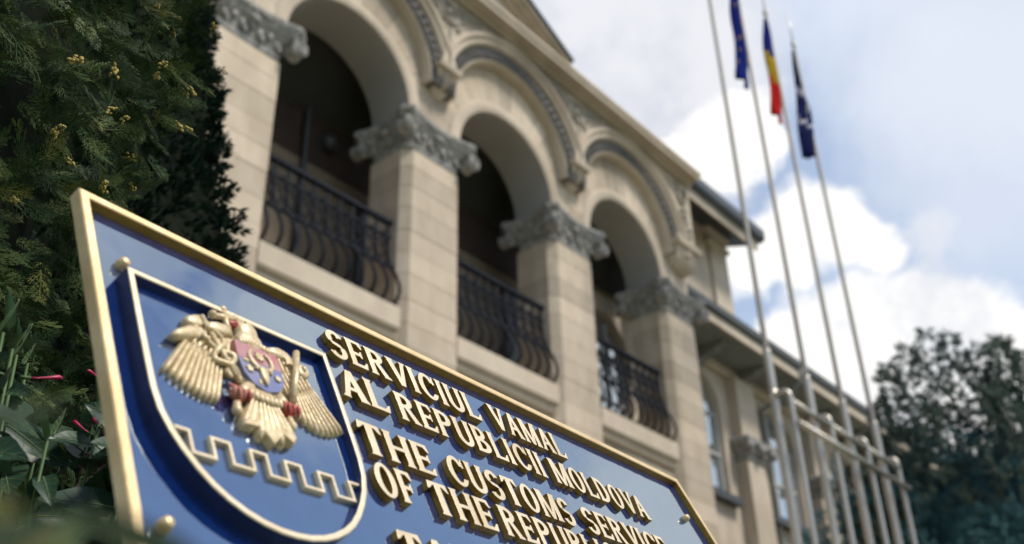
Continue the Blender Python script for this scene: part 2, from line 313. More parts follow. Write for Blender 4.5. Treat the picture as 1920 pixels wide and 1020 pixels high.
# capitals -----------------------------------------------------------
def capital_meshes():
    out = []
    # bell with acanthus lumps
    n = 14; rings = []
    def plan(w, dfront, concave, cut, m_):
        # closed outline around the pier: x in [-w,w], y in [-dfront, D+dfront]
        D = Y1 - Y0; pts = []
        x0, x1, y0, y1 = -w, w, -dfront, D + dfront
        cs = [((x0 + cut, y0), (x1 - cut, y0), (0, 1)), ((x1, y0 + cut), (x1, y1 - cut), (-1, 0)), ((x1 - cut, y1), (x0 + cut, y1), (0, -1)), ((x0, y1 - cut), (x0, y0 + cut), (1, 0))]
        for a, b_, nn in cs:
            for k in range(m_):
                t = k / (m_ - 1); q = 4 * t * (1 - t)
                pts.append((a[0] + (b_[0] - a[0]) * t + nn[0] * concave * q, a[1] + (b_[1] - a[1]) * t + nn[1] * concave * q))
        return pts
    b = MB(); m_ = 24
    levels = [(0, .0), (.04, .03), (.09, .03), (.10, .01), (.2, .03), (.3, .08), (.36, .14), (.40, .2)]
    for z, o in levels:
        base = plan(PW + o, o, .4 * o, .14 - .02, m_)
        r = []
        for j, (x, y) in enumerate(base):
            t = (j % m_) / (m_ - 1)
            amp = .022 * max(0, math.sin(math.pi * min(1, max(0, (z - .09) / .36)))) 
            wv = amp * (abs(math.sin(t * math.pi * 5)) * 1.3 - .4 + .35 * math.sin(t * 31 + z * 40))
            cx, cy = 0, (Y1 - Y0) / 2; dx, dy = x - cx, y - cy; L_ = math.hypot(dx, dy)
            r.append((x + dx / L_ * wv, y + dy / L_ * wv, z))
        rings.append(r)
    b.loft(rings); out.append(('capital_bell', b, 'carved'))
    a = MB(); rings = []
    for z, o, cc in ((.39, .22, .13), (.43, .25, .13), (.44, .235, .13), (.485, .27, .13), (.495, .255, .13), (.54, .30, .13), (.60, .305, .13), (.61, .28, .13), (.64, .28, .13)):
        rings.append([(x, y, z) for x, y in plan(PW + o, o, cc, .17, 16)])
    a.loft(rings); out.append(('abacus', a, 'carved'))
    # corner volutes: scroll rolls under the abacus corners
    D = Y1 - Y0
    for sx in (-1, 1):
        for (yy, sy) in ((-.13, -1), (D + .13, 1)):
            v = MB(); cx = sx * (PW + .14); cz = .27
            v.loft([[(cx + rr * math.cos(q), yy + dy, cz + rr * math.sin(q)) for q in [2 * math.pi * k / 14 for k in range(14)]] for rr, dy in ((.10, -.13), (.145, -.11), (.125, 0), (.145, .11), (.10, .13))])
            for side in (-1, 1):
                v.tube([(cx + .13 * (1 - k / 25) * math.cos(k * .55) * -sx, yy + side * .135, cz + .13 * (1 - k / 25) * math.sin(k * .55)) for k in range(22)], .018, 5)
            out.append(('volute', v, 'carved'))
    l = MB()
    # rosette lumps and pendant leaves on each face
    for k in range(7):
        t = -.75 + 1.5 * k / 6; x = t * PW
        l.ellipsoid((x, -.055 - .02 * (k % 2), .25 + .05 * (k % 2)), (.055, .04, .085), 8, 5)
        l.ellipsoid((-PW - .055, D * .5 + t * D * .5, .25 + .05 * (k % 2)), (.04, .055, .085), 8, 5)
        if k % 2 == 0:
            l.ellipsoid((x + .05, -.06, .17), (.04, .035, .05), 8, 5); l.ellipsoid((-PW - .06, D * .5 + t * D * .5 + .05, .17), (.035, .04, .05), 8, 5)
    l.ellipsoid((0, -.13, .40), (.10, .06, .07), 10, 6); l.ellipsoid((-PW - .13, D / 2, .40), (.06, .10, .07), 10, 6)
    out.append(('acanthus_leaf', l, 'carved'))
    return [(n_, b_.mesh(n_, m2, lambda p: (p[0] * K, p[1] * K, p[2] * K), smooth=True)) for n_, b_, m2 in out]
cap_me = capital_meshes()
for i, c in enumerate(PC[1:]):
    root = link('capital', cap_me[0][1], BLD, (c * K, Y0 * K, 10.5 * K + CAM_Z))
    for n_, me in cap_me[1:]:
        o = link(n_, me, root)
        if n_ == 'acanthus_leaf': o['kind'] = 'stuff'

# arches ---------------------------------------------------------------
def arc_pt(cx, r, t, y): return (cx + r * math.cos(t), y, ZA + r * math.sin(t))
def clampx(cx, p, lim=HS - .004): return (min(cx + lim, max(cx - lim, p[0])), p[1], p[2])
vous_me = None
NV = 17
def wedge(t0, t1, r0, r1, y0, y1, clamp=True, gap=.0035):
    pts = []
    for r, t in ((r0, t0 + gap / r0), (r0, t1 - gap / r0), (r1, t1 - gap / r1), (r1, t0 + gap / r1)):
        x, z = r * math.cos(t), r * math.sin(t)
        if clamp and abs(x) > HS - .004:      # cut by the neighbour bay
            x = math.copysign(HS - .004, x)
        pts.append((x, z))
    return pts
vm = []
def to_ring(t, R_):                       # from the opening's centre out to the upper ring, or to the bay edge
    c_, s_ = math.cos(t), math.sin(t)
    q = DZ * s_ + math.sqrt(max(0, R_ * R_ - (DZ * c_) ** 2)); x, z = q * c_, q * s_
    if z < DZ or abs(x) > HS - .004:
        q = (HS - .004) / max(1e-6, abs(c_)); x, z = q * c_, q * s_
        if z > DZ: x, z = math.copysign(R_, c_), z
    return x, z
for k in range(NV):
    g_ = .0022; t0, t1 = math.pi * k / NV + g_, math.pi * (k + 1) / NV - g_; r0 = RA + .255
    w = MB(); w.prism([(r0 * math.cos(t0), r0 * math.sin(t0)), (r0 * math.cos(t1), r0 * math.sin(t1)), to_ring(t1, 1.60), to_ring(t0, 1.60)], 0, .09); vm.append(w.mesh('voussoir', 'stone', lambda p: (p[0] * K, p[1] * K, p[2] * K)))
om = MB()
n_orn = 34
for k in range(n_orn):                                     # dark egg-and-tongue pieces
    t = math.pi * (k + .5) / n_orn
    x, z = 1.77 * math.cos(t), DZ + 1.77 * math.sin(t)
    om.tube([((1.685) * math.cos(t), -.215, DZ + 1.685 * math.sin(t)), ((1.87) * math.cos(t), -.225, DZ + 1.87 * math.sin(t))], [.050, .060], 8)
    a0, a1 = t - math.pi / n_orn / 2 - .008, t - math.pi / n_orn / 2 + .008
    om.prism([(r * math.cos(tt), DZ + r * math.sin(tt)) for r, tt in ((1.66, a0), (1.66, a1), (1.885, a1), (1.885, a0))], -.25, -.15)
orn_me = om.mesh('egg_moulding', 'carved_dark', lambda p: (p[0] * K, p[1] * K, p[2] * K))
def ring_strip(prof, n=56, clamp=True, ta=0, tb=math.pi, dz=0., right=0.):
    """prof: list of (r, y); swept along the arch, cut at the bay edges"""
    b = MB(); rings = []
    for k in range(n + 1):
        t = ta + (tb - ta) * k / n; r_ = []
        for r, y in prof:
            x, z = r * math.cos(t), r * math.sin(t)
            if clamp and abs(x) > HS and not (right and x > 0):
                x = math.copysign(HS, x)
            r_.append((x, y, z + dz))
        rings.append(r_)
    b.loft(rings, True); return b
SK = lambda p: (p[0] * K, p[1] * K, p[2] * K)
arc_me = ring_strip([(RA, -.02), (RA + .05, -.045), (RA + .20, -.045), (RA + .25, -.01), (RA + .25, .08), (RA, .08)], clamp=False).mesh('archivolt', 'stone_plain', SK, True)
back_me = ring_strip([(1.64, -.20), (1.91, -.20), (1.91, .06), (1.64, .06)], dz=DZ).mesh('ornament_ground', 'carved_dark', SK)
fillet_me = ring_strip([(1.585, .06), (1.585, -.10), (1.60, -.17), (1.62, -.215), (1.65, -.22), (1.66, -.19), (1.66, .06)], dz=DZ).mesh('fillet', 'stone_plain', SK)
HP = [(1.895, .05), (1.895, -.28), (1.93, -.33), (1.97, -.34), (2.00, -.32), (2.03, -.325), (2.06, -.38), (2.12, -.385), (2.15, -.35), (2.15, -.27), (2.15, .05)]
hood_me = ring_strip(HP, 72, dz=DZ).mesh('hood_moulding', 'stone_plain', SK, True)
hood_end_me = ring_strip(HP, 72, dz=DZ, right=1.).mesh('hood_moulding', 'stone_plain', SK, True)
ZT = 14.24
wall = MB()
for cx in AC[1:]:
    n = 48; ip = []; op = []
    for k in range(n + 1):
        t = math.pi * k / n; c_, s_ = math.cos(t), math.sin(t)
        ip.append((cx + RA * c_, ZA + RA * s_))
        k1 = HS / abs(c_) if abs(c_) > 1e-6 else 1e9; k2 = (ZT - ZA) / s_ if s_ > 1e-6 else 1e9
        q = min(k1, k2); op.append((cx + q * c_, ZA + q * s_))
    tc_ = math.atan2(ZT - ZA, HS)
    for Y, flip in ((Y0 + .05, False), (Y1 - .001, True)):
        v = [(x, Y, z) for x, z in ip] + [(x, Y, z) for x, z in op]; f = []
        for k in range(n): f.append((k, k + 1, n + 2 + k, n + 1 + k))
        v += [(cx + HS, Y, ZT), (cx - HS, Y, ZT)]
        for k in range(n):   # corner triangles
            a, b_ = op[k], op[k + 1]
            if a[1] < ZT - 1e-6 and b_[1] > ZT - 1e-6: f.append((n + 1 + k, n + 2 + k, 2 * n + 2))
            if a[1] > ZT - 1e-6 and b_[1] < ZT - 1e-6: f.append((n + 1 + k, n + 2 + k, 2 * n + 3))
        wall.add(v, f)
    wall.box(cx - HS, cx - RA, Y0 + .05, Y1 - .002, 11.14, ZA); wall.box(cx + RA, cx + HS, Y0 + .05, Y1 - .002, 11.14, ZA)
wall.box(PC[1] - PW - .2, AC[1] - HS, Y0 + .05, Y1, 10.9, ZT); wall.box(AC[-1] + HS, 18.42, Y0 + .05, Y1, 11.14, ZT)
wall.build('arcade_wall', 'stone_plain', BLD, U)
uw = MB(); ZB = ZA + DZ
for cx in AC[1:]:                       # upper wall, corbelled forward of the piers, cut by the hood arcs
    n = 60; ip = []; op = []
    for k in range(n + 1):
        t = math.pi * k / n; c_, s_ = math.cos(t), math.sin(t)
        q = min(HS / abs(c_) if abs(c_) > 1e-6 else 1e9, (ZT - ZB) / s_ if s_ > 1e-6 else 1e9); qi = min(2.08, q)
        ip.append((cx + qi * c_, ZB + qi * s_)); op.append((cx + q * c_, ZB + q * s_))
    v = [(x, Y0 - .28, z) for x, z in ip + op] + [(cx + HS, Y0 - .28, ZT), (cx - HS, Y0 - .28, ZT)]; f = []
    for k in range(n):
        f.append((k, k + 1, n + 2 + k, n + 1 + k)); a_, b_ = op[k], op[k + 1]
        if a_[1] < ZT - 1e-6 and b_[1] > ZT - 1e-6: f.append((n + 1 + k, n + 2 + k, 2 * n + 2))
        if a_[1] > ZT - 1e-6 and b_[1] < ZT - 1e-6: f.append((n + 1 + k, n + 2 + k, 2 * n + 3))
    uw.add(v, f)
uw.box(AC[-1] + HS + .002, 18.42, Y0 - .28, Y0 + .04, 12.2, ZT); uw.box(PC[1] - PW - .2, AC[1] - HS - .002, Y0 - .28, Y0 + .04, 12.2, ZT)
uw.build('upper_wall', 'stone_plain', BLD, U)
for cx in AC[1:]:
    root = link('arch', arc_me, BLD, (cx * K, Y0 * K, ZA * K + CAM_Z))
    sf = MB(); sf.loft([[(RA * math.cos(math.pi * k / 40), y, RA * math.sin(math.pi * k / 40)) for k in range(41)] for y in (-.015, Y1 - Y0 + .01)], False, closed=False)
    for sx in (-1, 1): sf.add([(sx * RA, -.015, 0), (sx * RA, Y1 - Y0, 0), (sx * RA, Y1 - Y0, -.1), (sx * RA, -.015, -.1)], [(0, 1, 2, 3)])
    sf.build('soffit', 'plaster', root, SK, True)
    for k, me in enumerate(vm): link('voussoir', me, root, (0, rnd.uniform(-.006, .006), 0))
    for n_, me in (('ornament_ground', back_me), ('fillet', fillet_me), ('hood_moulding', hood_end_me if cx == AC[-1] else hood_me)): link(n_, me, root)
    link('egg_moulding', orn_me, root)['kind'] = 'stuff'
# keel corbels between the arches
def corbel(cx, w_, s_=1.):
    b = MB(); rg = []
    for z, w, y in ((11.88, .10, -.02), (11.95, .15, -.10), (12.05, .19, -.18), (12.2, .21, -.26), (12.30, .22, -.30), (12.31, .26, -.40), (12.42, .27, -.42), (12.43, .20, -.36), (12.75, .10, -.34), (12.95, .03, -.32)):
        rg.append([(cx - w * w_, Y0 + y * s_, z), (cx + w * w_, Y0 + y * s_, z), (cx + w * w_, Y0 + .1, z), (cx - w * w_, Y0 + .1, z)])
    b.loft(rg); b.build('corbel', 'stone_plain', BLD, U)
for c in PC[1:-1]: corbel(c, 1)
b = MB(); cx = 17.98
rg = [[(cx - w, Y0 + y, z), (cx + w * .9, Y0 + y, z), (cx + w * .9, Y0 + .1, z), (cx - w, Y0 + .1, z)] for z, w, y in ((11.72, .25, -.02), (11.76, .36, -.14), (11.9, .43, -.26), (12.1, .45, -.32), (12.2, .45, -.33), (12.22, .50, -.42), (12.34, .52, -.44), (12.36, .44, -.36), (12.5, .42, -.34))]
b.loft(rg); b.build('corbel', 'stone_plain', BLD, U, True)
# carved spandrel reliefs
def relief(cx):
    b = MB(); yb = Y0 - .285
    def spiral(x, z, r, d=1, tr=.026, turns=2.0):
        b.tube([(x + d * r * (1 - .8 * k / 18) * math.cos(turns * 2 * math.pi * k / 18), yb - .02, z + r * (1 - .8 * k / 18) * math.sin(turns * 2 * math.pi * k / 18)) for k in range(19)], [tr * (1.2 - k / 36) for k in range(19)], 5)
    for rr, tr in ((.24, .035), (.16, .022)): b.tube([(cx + rr * math.cos(q), yb - .03, 13.78 + rr * math.sin(q)) for q in [2 * math.pi * k / 20 for k in range(21)]], tr, 6)
    b.ellipsoid((cx, yb, 13.78), (.09, .09, .09), 10, 6)
    for k in range(5):
        z = 13.42 - .1 * k; w = .15 - .025 * k
        for s_ in (-1, 1): b.ellipsoid((cx + s_ * w * .6, yb + .01, z), (.05, .05, .055), 7, 4)
    for s_ in (-1, 1):
        spiral(cx + s_ * .40, 13.98, .13, s_); spiral(cx + s_ * .66, 14.08, .09, s_, .02); spiral(cx + s_ * .28, 13.52, .075, s_, .018); spiral(cx + s_ * .90, 14.14, .06, s_, .016)
        for k in range(12): b.ellipsoid((cx + s_ * (.30 + .10 * k), yb + .01, 14.10 + .008 * k + .025 * math.sin(k * 2.1) - (.02 if k < 3 else 0)), (.045, .045, .032), 7, 4)
        for k in range(6): b.ellipsoid((cx + s_ * (.24 + .045 * k), yb + .01, 13.66 + .05 * k + .03 * (k % 2)), (.035, .045, .04), 7, 4)
        b.tube([(cx + s_ * .12, yb, 13.5), (cx + s_ * .32, yb - .02, 13.72), (cx + s_ * .55, yb - .02, 13.92), (cx + s_ * .95, yb - .01, 14.06)], [.018, .03, .028, .012], 5)
    b.build('spandrel_relief', 'relief', BLD, U, True)
for c in PC[1:-1]: relief(c)
b = MB(); yb = Y0 - .28
for k in range(9):
    z = 14.05 - .17 * k; x = 17.86 + .045 * k + .03 * math.sin(k * 2)
    b.ellipsoid((x, yb, z), (.09 + .03 * (k % 2), .07, .09), 8, 5)
for zz, rr in ((13.72, .17), (13.25, .12)): b.tube([(18.02 + rr * math.cos(q), yb - .04, zz + rr * 1.2 * math.sin(q)) for q in [2 * math.pi * k / 16 for k in range(17)]], .035, 6)
b.build('spandrel_relief', 'relief', BLD, U, True)
# cornice
def extrude_x(prof, x0, x1, name, mat, parent=BLD, smooth=False):
    b = MB(); b.loft([[(x0, y, z) for y, z in prof], [(x1, y, z) for y, z in prof]]); return b.build(name, mat, parent, U, smooth)
extrude_x([(10.05, 14.245), (9.70, 14.245), (9.66, 14.20), (9.62, 14.22), (9.60, 14.30), (9.41, 14.31), (9.40, 14.26), (9.37, 14.26), (9.365, 14.36), (9.33, 14.38), (9.33, 14.46), (10.2, 14.60), (11.9, 14.64), (11.9, 14.3)], PC[1] - 1.2, 18.46, 'cornice', 'stone_plain')
b = MB(); b.box(PC[1] - .9, 18.38, 10.06, 11.80, 14.10, 14.235); b.build('roof_slab', 'stone_plain', BLD, U)
# gable above the middle bays
GX = 8.1; gx1 = 12.84; gz = 14.50; slope = .5
apex = gz + slope * (gx1 - GX)
ty = 9.66
tri = MB(); tri.prism([(2 * GX - gx1, gz), (gx1, gz), (GX, apex)], ty, 10.6); gp = tri.build('gable', 'stone_plain', BLD, U)
for sgn in (1, -1):
    def rake(d0, d1, y0, y1, mat, name):
        nx, nz = slope / math.hypot(1, slope) * sgn, 1 / math.hypot(1, slope)
        b = MB(); A = (gx1 if sgn > 0 else 2 * GX - gx1, gz); B = (GX, apex)
        if sgn > 0: A = (A[0] + .42, A[1] - .21)
        else: A = (A[0] - .42, A[1] - .21)
        b.prism([(A[0] + nx * d0, A[1] + nz * d0), (A[0] + nx * d1, A[1] + nz * d1), (B[0], B[1] + d1 / nz), (B[0], B[1] + d0 / nz)], y0, y1); b.build(name, mat, gp, U)
    rake(.02, .12, 9.54, 10.6, 'stone_plain', 'raking_moulding'); rake(.125, .20, 9.42, 10.6, 'stone_plain', 'raking_moulding'); rake(.205, .31, 9.34, 10.6, 'stone_plain', 'raking_cornice'); rake(.315, .36, 9.28, 10.7, 'roof_metal', 'roof_edge')
# sills, parapets and railings, bay by bay
def sub_tube(pts, r, name, mat, parent, n=6):
    b = MB(); b.tube(pts, r, n); return b.build(name, mat, parent, U, 'all')
BAL = [(10.30, 9.05), (10.30, 8.75), (10.27, 8.45), (10.18, 8.18), (10.06, 7.98), (9.985, 7.80), (9.97, 7.66), (10.02, 7.54), (10.13, 7.47)]
b = MB(); b.tube([(0, y - 10, z) for y, z in BAL], .028, 5); bal_me = b.mesh('baluster', 'iron', SK, 'all')
b = MB()
for k, (sx, zc) in enumerate(((1, 8.32), (-1, 8.62))):
    b.tube([(sx * (.035 + .055 * (1 - j / 14)) * math.cos(j * .75) + .12, .27 if zc > 8.5 else .22, zc + (.03 + .09 * (1 - j / 14)) * math.sin(j * .75)) for j in range(14)], .013, 4)
b.tube([(.12 + .05 * math.sin(j * .9), .16 + .012 * j, 8.2 + .065 * j) for j in range(11)], .014, 4)
scr_me = b.mesh('scroll', 'iron', SK, 'all')
for bi, cx in enumerate(AC[1:]):
    x0, x1 = cx - HS + PW + .003, cx + HS - PW - .003
    s_ = extrude_x([(10.42, 7.02), (10.03, 7.04), (10.0, 7.08), (10.0, 7.42), (10.42, 7.42)], x0, x1, 'sill', 'stone_plain')
    ledge = extrude_x([(10.42, 6.88), (10.12, 6.9), (10.08, 6.95), (10.08, 7.015), (10.42, 7.015)], x0, x1, 'moulding', 'stone_plain', s_)
    # parapet of stones under the sill
    pp = MB(); pp.box(x0, x1, 10.2, 10.6, ZG, 6.87); par = pp.build('parapet', 'mortar', BLD, U)
    z = 3.2; r_ = 0
    while z < 6.8:
        h_ = .455 if z + .5 < 6.87 else 6.87 - z
        xs = [x0, x0 + .65 + .3 * (r_ % 2), x0 + 1.55 + .2 * (r_ % 2), x1]
        for a, b_ in zip(xs[:-1], xs[1:]):
            q = MB(); q.box(a + .006, b_ - .006, 10.175, 10.21, z + .006, z + h_ - .006); q.build('stone_block', 'stone', par, U)
        z += h_; r_ += 1
    pn = MB(); pn.box(x0, x1, 10.17, 10.205, ZG, 3.19); pn.build('panel', 'stone_plain', par, U)
    # railing
    tr = MB(); tr.box(x0, x1, 10.25, 10.35, 9.03, 9.10); rl = tr.build('railing', 'iron', BLD, U)
    for (y, z, t_) in ((10.30, 8.80, .022), (10.19, 8.19, .026), (10.10, 7.47, .03)):
        q = MB(); q.box(x0, x1, y - t_, y + t_, z - t_, z + t_); q.build('rail_bar', 'iron', rl, U)
    nb = 11
    for k in range(nb):
        xx = x0 + .06 + (x1 - x0 - .12) * k / (nb - 1)
        link('baluster', bal_me, rl, (xx * K, 10 * K, CAM_Z))
        if k < nb - 1: link('scroll', scr_me, rl, (xx * K, 10 * K, CAM_Z))
# main wall behind the portico and along the wing, with arched windows
YW = 11.87; WX = [0.65, 4.85, 9.05, 13.25, 17.45, 21.65, 25.85, 30.05, 34.25, 38.45]; WR = .95; WSP = 10.27; WSILL = 8.0; ZE = 11.72
mw = MB(); XL, XR = -2.6, 41.0
def arch_wall(b, cx, hw, r, sp, sill, z0, z1, Y):
    n = 28; v = []; f = []
    ip = [(cx + r, sill)] + [(cx + r * math.cos(math.pi * k / n), sp + r * math.sin(math.pi * k / n)) for k in range(n + 1)] + [(cx - r, sill)]
    op = [(cx + hw, sill)]
    for k in range(n + 1):
        t = math.pi * k / n; c_, s_ = math.cos(t), math.sin(t)
        k1 = hw / abs(c_) if abs(c_) > 1e-6 else 1e9; k2 = (z1 - sp) / s_ if s_ > 1e-6 else 1e9; q = min(k1, k2); op.append((cx + q * c_, sp + q * s_))
    op.append((cx - hw, sill)); m_ = len(ip)
    v = [(x, Y, z) for x, z in ip] + [(x, Y, z) for x, z in op] + [(cx + hw, Y, z1), (cx - hw, Y, z1)]
    for k in range(m_ - 1): f.append((k, k + 1, m_ + k + 1, m_ + k))
    for k in range(m_ - 1):
        a, c2 = op[k], op[k + 1]
        if a[1] < z1 - 1e-6 and c2[1] > z1 - 1e-6: f.append((m_ + k, m_ + k + 1, 2 * m_))
        if a[1] > z1 - 1e-6 and c2[1] < z1 - 1e-6: f.append((m_ + k, m_ + k + 1, 2 * m_ + 1))
    b.add(v, f); b.add([(cx - hw, Y, z0), (cx + hw, Y, z0), (cx + hw, Y, sill), (cx - hw, Y, sill)], [(0, 1, 2, 3)])
    b.loft([[(x, y, z) for x, z in ip] for y in (Y, Y + .35)], False, closed=False)
for cx in WX[4:]: arch_wall(mw, cx, 2.1, WR, WSP, WSILL, ZG, ZE, YW)
mw.add([(WX[-1] + 2.1, YW, ZG), (XR, YW, ZG), (XR, YW, ZE), (WX[-1] + 2.1, YW, ZE)], [(0, 1, 2, 3)])
mw.box(WX[4] - 2.1, XR, YW + .36, YW + .5, ZG, ZE)
mw.build('wing_wall', 'stone_plain', BLD, U)
for cx in WX[4:]:
    arch_frame = MB()
    for r0, r1, y in ((WR + .02, WR + .14, -.05), (WR + .14, WR + .30, -.03)):
        n = 24
        for (a, b_) in [(k, k + 1) for k in range(n)]:
            t0, t1 = math.pi * a / n, math.pi * b_ / n
            arch_frame.prism([(cx + r0 * math.cos(t0), WSP + r0 * math.sin(t0)), (cx + r1 * math.cos(t0), WSP + r1 * math.sin(t0)), (cx + r1 * math.cos(t1), WSP + r1 * math.sin(t1)), (cx + r0 * math.cos(t1), WSP + r0 * math.sin(t1))], YW + y, YW - .001)
        for s_ in (-1, 1):
            xa, xb = sorted((cx + s_ * r0, cx + s_ * r1)); arch_frame.box(xa, xb, YW + y, YW - .001, WSILL, WSP)
    win = arch_frame.build('window', 'stone_plain', BLD, U)
    sl_ = MB(); sl_.box(cx - WR - .3, cx + WR + .3, YW - .22, YW + .2, WSILL - .2, WSILL - .005); sl_.build('sill', 'gutter', win, U)
    pn = MB(); n = 24
    outl = [(cx - WR + .0, WSILL)] + [(cx - WR, WSP)] + [(cx + WR * math.cos(math.pi * k / n), WSP + WR * math.sin(math.pi * k / n)) for k in range(n - 1, 0, -1)] + [(cx + WR, WSP), (cx + WR, WSILL)]
    pn.prism(outl, YW + .12, YW + .14); pn.build('pane', 'glass', win, U)
    fr = MB()
    for xx in (-WR + .04, -.32, .32, WR - .04): fr.box(cx + xx - .035, cx + xx + .035, YW + .07, YW + .115, WSILL, WSP + (.75 if abs(xx) < .5 else 0))
    for zz in (WSILL + .04, 9.1, WSP - .1): fr.box(cx - WR, cx + WR, YW + .075, YW + .112, zz - .035, zz + .035)
    fr.build('window_frame', 'frame_white', win, U)
# loggia interior
b = MB(); b.box(PC[1] - .6, WX[4] - 2.1, YW, YW + .4, ZG, 10.75); b.build('loggia_wall', 'loggia_tan', BLD, U)
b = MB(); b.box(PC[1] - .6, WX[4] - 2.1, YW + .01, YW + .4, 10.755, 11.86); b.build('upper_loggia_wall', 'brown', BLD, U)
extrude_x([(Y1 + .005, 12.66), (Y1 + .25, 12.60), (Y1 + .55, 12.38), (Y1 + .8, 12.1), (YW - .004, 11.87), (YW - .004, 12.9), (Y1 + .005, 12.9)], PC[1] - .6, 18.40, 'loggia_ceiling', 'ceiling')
b = MB(); b.box(PC[1] - .6, 18.35, 10.43, YW - .01, 7.0, 7.2); b.build('loggia_floor', 'paving', BLD, U)
for x_, n_ in ((8.70, 0), (12.3, 0)):
    b = MB(); b.tube([(x_, YW - .08, 7.2), (x_, YW - .08, 11.8)], .055, 8); b.build('downpipe', 'gutter', BLD, U)
b = MB(); b.ellipsoid((9.2, YW - .12, 11.32), (.16, .13, .16), 12, 8); lo_ = b.build('wall_lamp', 'gutter', BLD, U, 'all')
b = MB(); b.box(9.04, 9.36, YW - .03, YW + .005, 11.16, 11.48); b.build('lamp_base', 'gutter', lo_, U)
for x0_, x1_ in ((10.02, 10.36), (14.0, 14.9)):
    b = MB(); b.box(x0_, x1_, YW - .1, YW - .005, 7.2, 10.5); b.build('door', 'gutter', BLD, U)
# wing eaves
GY = 10.6
ev = extrude_x([(GY + .06, ZE), (GY + .06, 11.96), (GY + .3, 12.0), (YW, 12.0), (YW, ZE)], 18.45, XR + .8, 'eaves', 'soffit')
extrude_x([(GY - .02, 11.97), (GY - .10, 12.02), (GY - .10, 12.22), (GY - .06, 12.24), (GY + .1, 12.24), (GY + .1, 11.97)], 18.45, XR + .8, 'gutter', 'gutter', ev)
extrude_x([(GY + .0, ZE - .03), (GY + .0, 11.96), (GY + .055, 11.96), (GY + .055, ZE - .03)], 18.45, XR + .8, 'fascia_board', 'stone_plain', ev)
rb = MB(); rb.add([(24.4, GY + .1, 12.25), (XR + .8, GY + .1, 12.25), (XR - 1, 15, 15.3), (24.4, 15, 15.3)], [(0, 1, 2, 3)]); rb.box(24.4, XR, 14.9, 15, 11, 15.2); rb.build('roof', 'roof_metal', BLD, U)
brm = MB(); rg = []
brm.prism([(0, 0), (0, -.42), (.14, -.40), (.26, -.30), (.36, -.26), (.62, -.20), (.78, -.10), (.86, -.11), (.93, -.06), (.93, 0)], -.15, .15)
br_me = brm.mesh('bracket', 'soffit', lambda p: (p[1] * K, -p[0] * K, p[2] * K))
xx = 19.6
while xx < XR:
    link('bracket', br_me, ev, (xx * K, (YW - .005) * K, (ZE - .003) * K + CAM_Z)); xx += 2.1
extrude_x([(YW - .12, ZE - .28), (YW - .16, ZE - .16), (YW - .16, ZE - .004), (YW - .004, ZE - .004), (YW - .004, ZE - .28)], 18.45, XR, 'frieze_moulding', 'stone_plain', ev)
# pilasters of the wing
for k, xp in enumerate((23.7, 27.95, 32.15, 36.35)):
    b = MB(); b.box(xp - .5, xp + .5, YW - .34, YW - .004, ZG, 9.1); b.box(xp - .5, xp + .5, YW - .30, YW - .004, 9.65, ZE - .29)
    p = b.build('pilaster', 'stone_plain', BLD, U)
    b = MB()
    b.loft([[(xp - w, YW - d, z), (xp + w, YW - d, z), (xp + w, YW - .004, z), (xp - w, YW - .004, z)] for z, w, d in ((9.08, .52, .36), (9.14, .56, .40), (9.2, .52, .37), (9.36, .58, .42), (9.48, .70, .52), (9.5, .74, .56), (9.62, .76, .58), (9.67, .70, .52))])
    for s_ in (-1, 0, 1):
        b.ellipsoid((xp + s_ * .6, YW - .52, 9.38), (.13, .13, .13), 10, 6)
    for k2 in range(6): b.ellipsoid((xp - .4 + .16 * k2, YW - .42, 9.3 + .05 * (k2 % 2)), (.07, .07, .10), 8, 5)
    b.build('pilaster_capital', 'carved', p, U, True)
# curved downpipe off the gutter
sub_tube([(25.2, GY - .03, 12.0), (25.2, GY - .02, 11.72), (25.1, GY + .15, 11.45), (24.95, 11.1, 11.2), (24.9, YW - .12, 11.0), (24.9, YW - .1, 10.6), (24.9, YW - .1, ZG)], .07, 'downpipe', 'soffit', BLD, 8)
# roof dormer
b = MB(); b.loft([[(32.6, 11.4, 12.6), (33.5, 11.4, 12.6), (33.5, 12.6, 13.2), (32.6, 12.6, 13.2)], [(33.0, 11.9, 13.75), (33.1, 11.9, 13.75), (33.1, 12.4, 13.75), (33.0, 12.4, 13.75)]]); b.build('dormer', 'roof_metal', BLD, U)
# tower block above the wing
TX = 24.35
b = MB(); b.box(-2, TX, YW + .1, 19, 12.02, 16.72); tw = b.build('upper_storey', 'stone_plain', BLD, U)
b = MB(); b.box(23.42, TX + .02, YW + .0, YW + .098, 12.26, 16.0); b.build('corner_strip', 'stone_plain', tw, U)
b = MB(); rg = []
for z, o in ((15.82, .02), (15.9, .10), (15.98, .10), (16.02, .03), (16.2, .03), (16.28, .14), (16.42, .18), (16.5, .1)):
    rg.append([(23.40 - o, YW - o, z), (TX + .02 + o, YW - o, z), (TX + .02 + o, 12.8, z), (23.40 - o, 12.8, z)])
b.loft(rg); b.build('corner_capital', 'stone_plain', tw, U)
extrude_x([(11.02, 16.02), (11.02, 16.08), (YW + .099, 16.55), (YW + .099, 16.45)], 18.5, TX + .28, 'upper_soffit', 'gutter', tw)
extrude_x([(10.96, 15.78), (10.96, 16.1), (11.015, 16.1), (11.015, 15.78)], 18.5, TX + .33, 'fascia_board', 'stone_plain', tw)
extrude_x([(10.84, 16.11), (10.76, 16.2), (10.76, 16.48), (10.84, 16.52), (12.5, 17.1), (12.5, 16.6), (11.1, 16.11)], 18.5, TX + .50, 'roof_edge', 'roof_metal', tw)

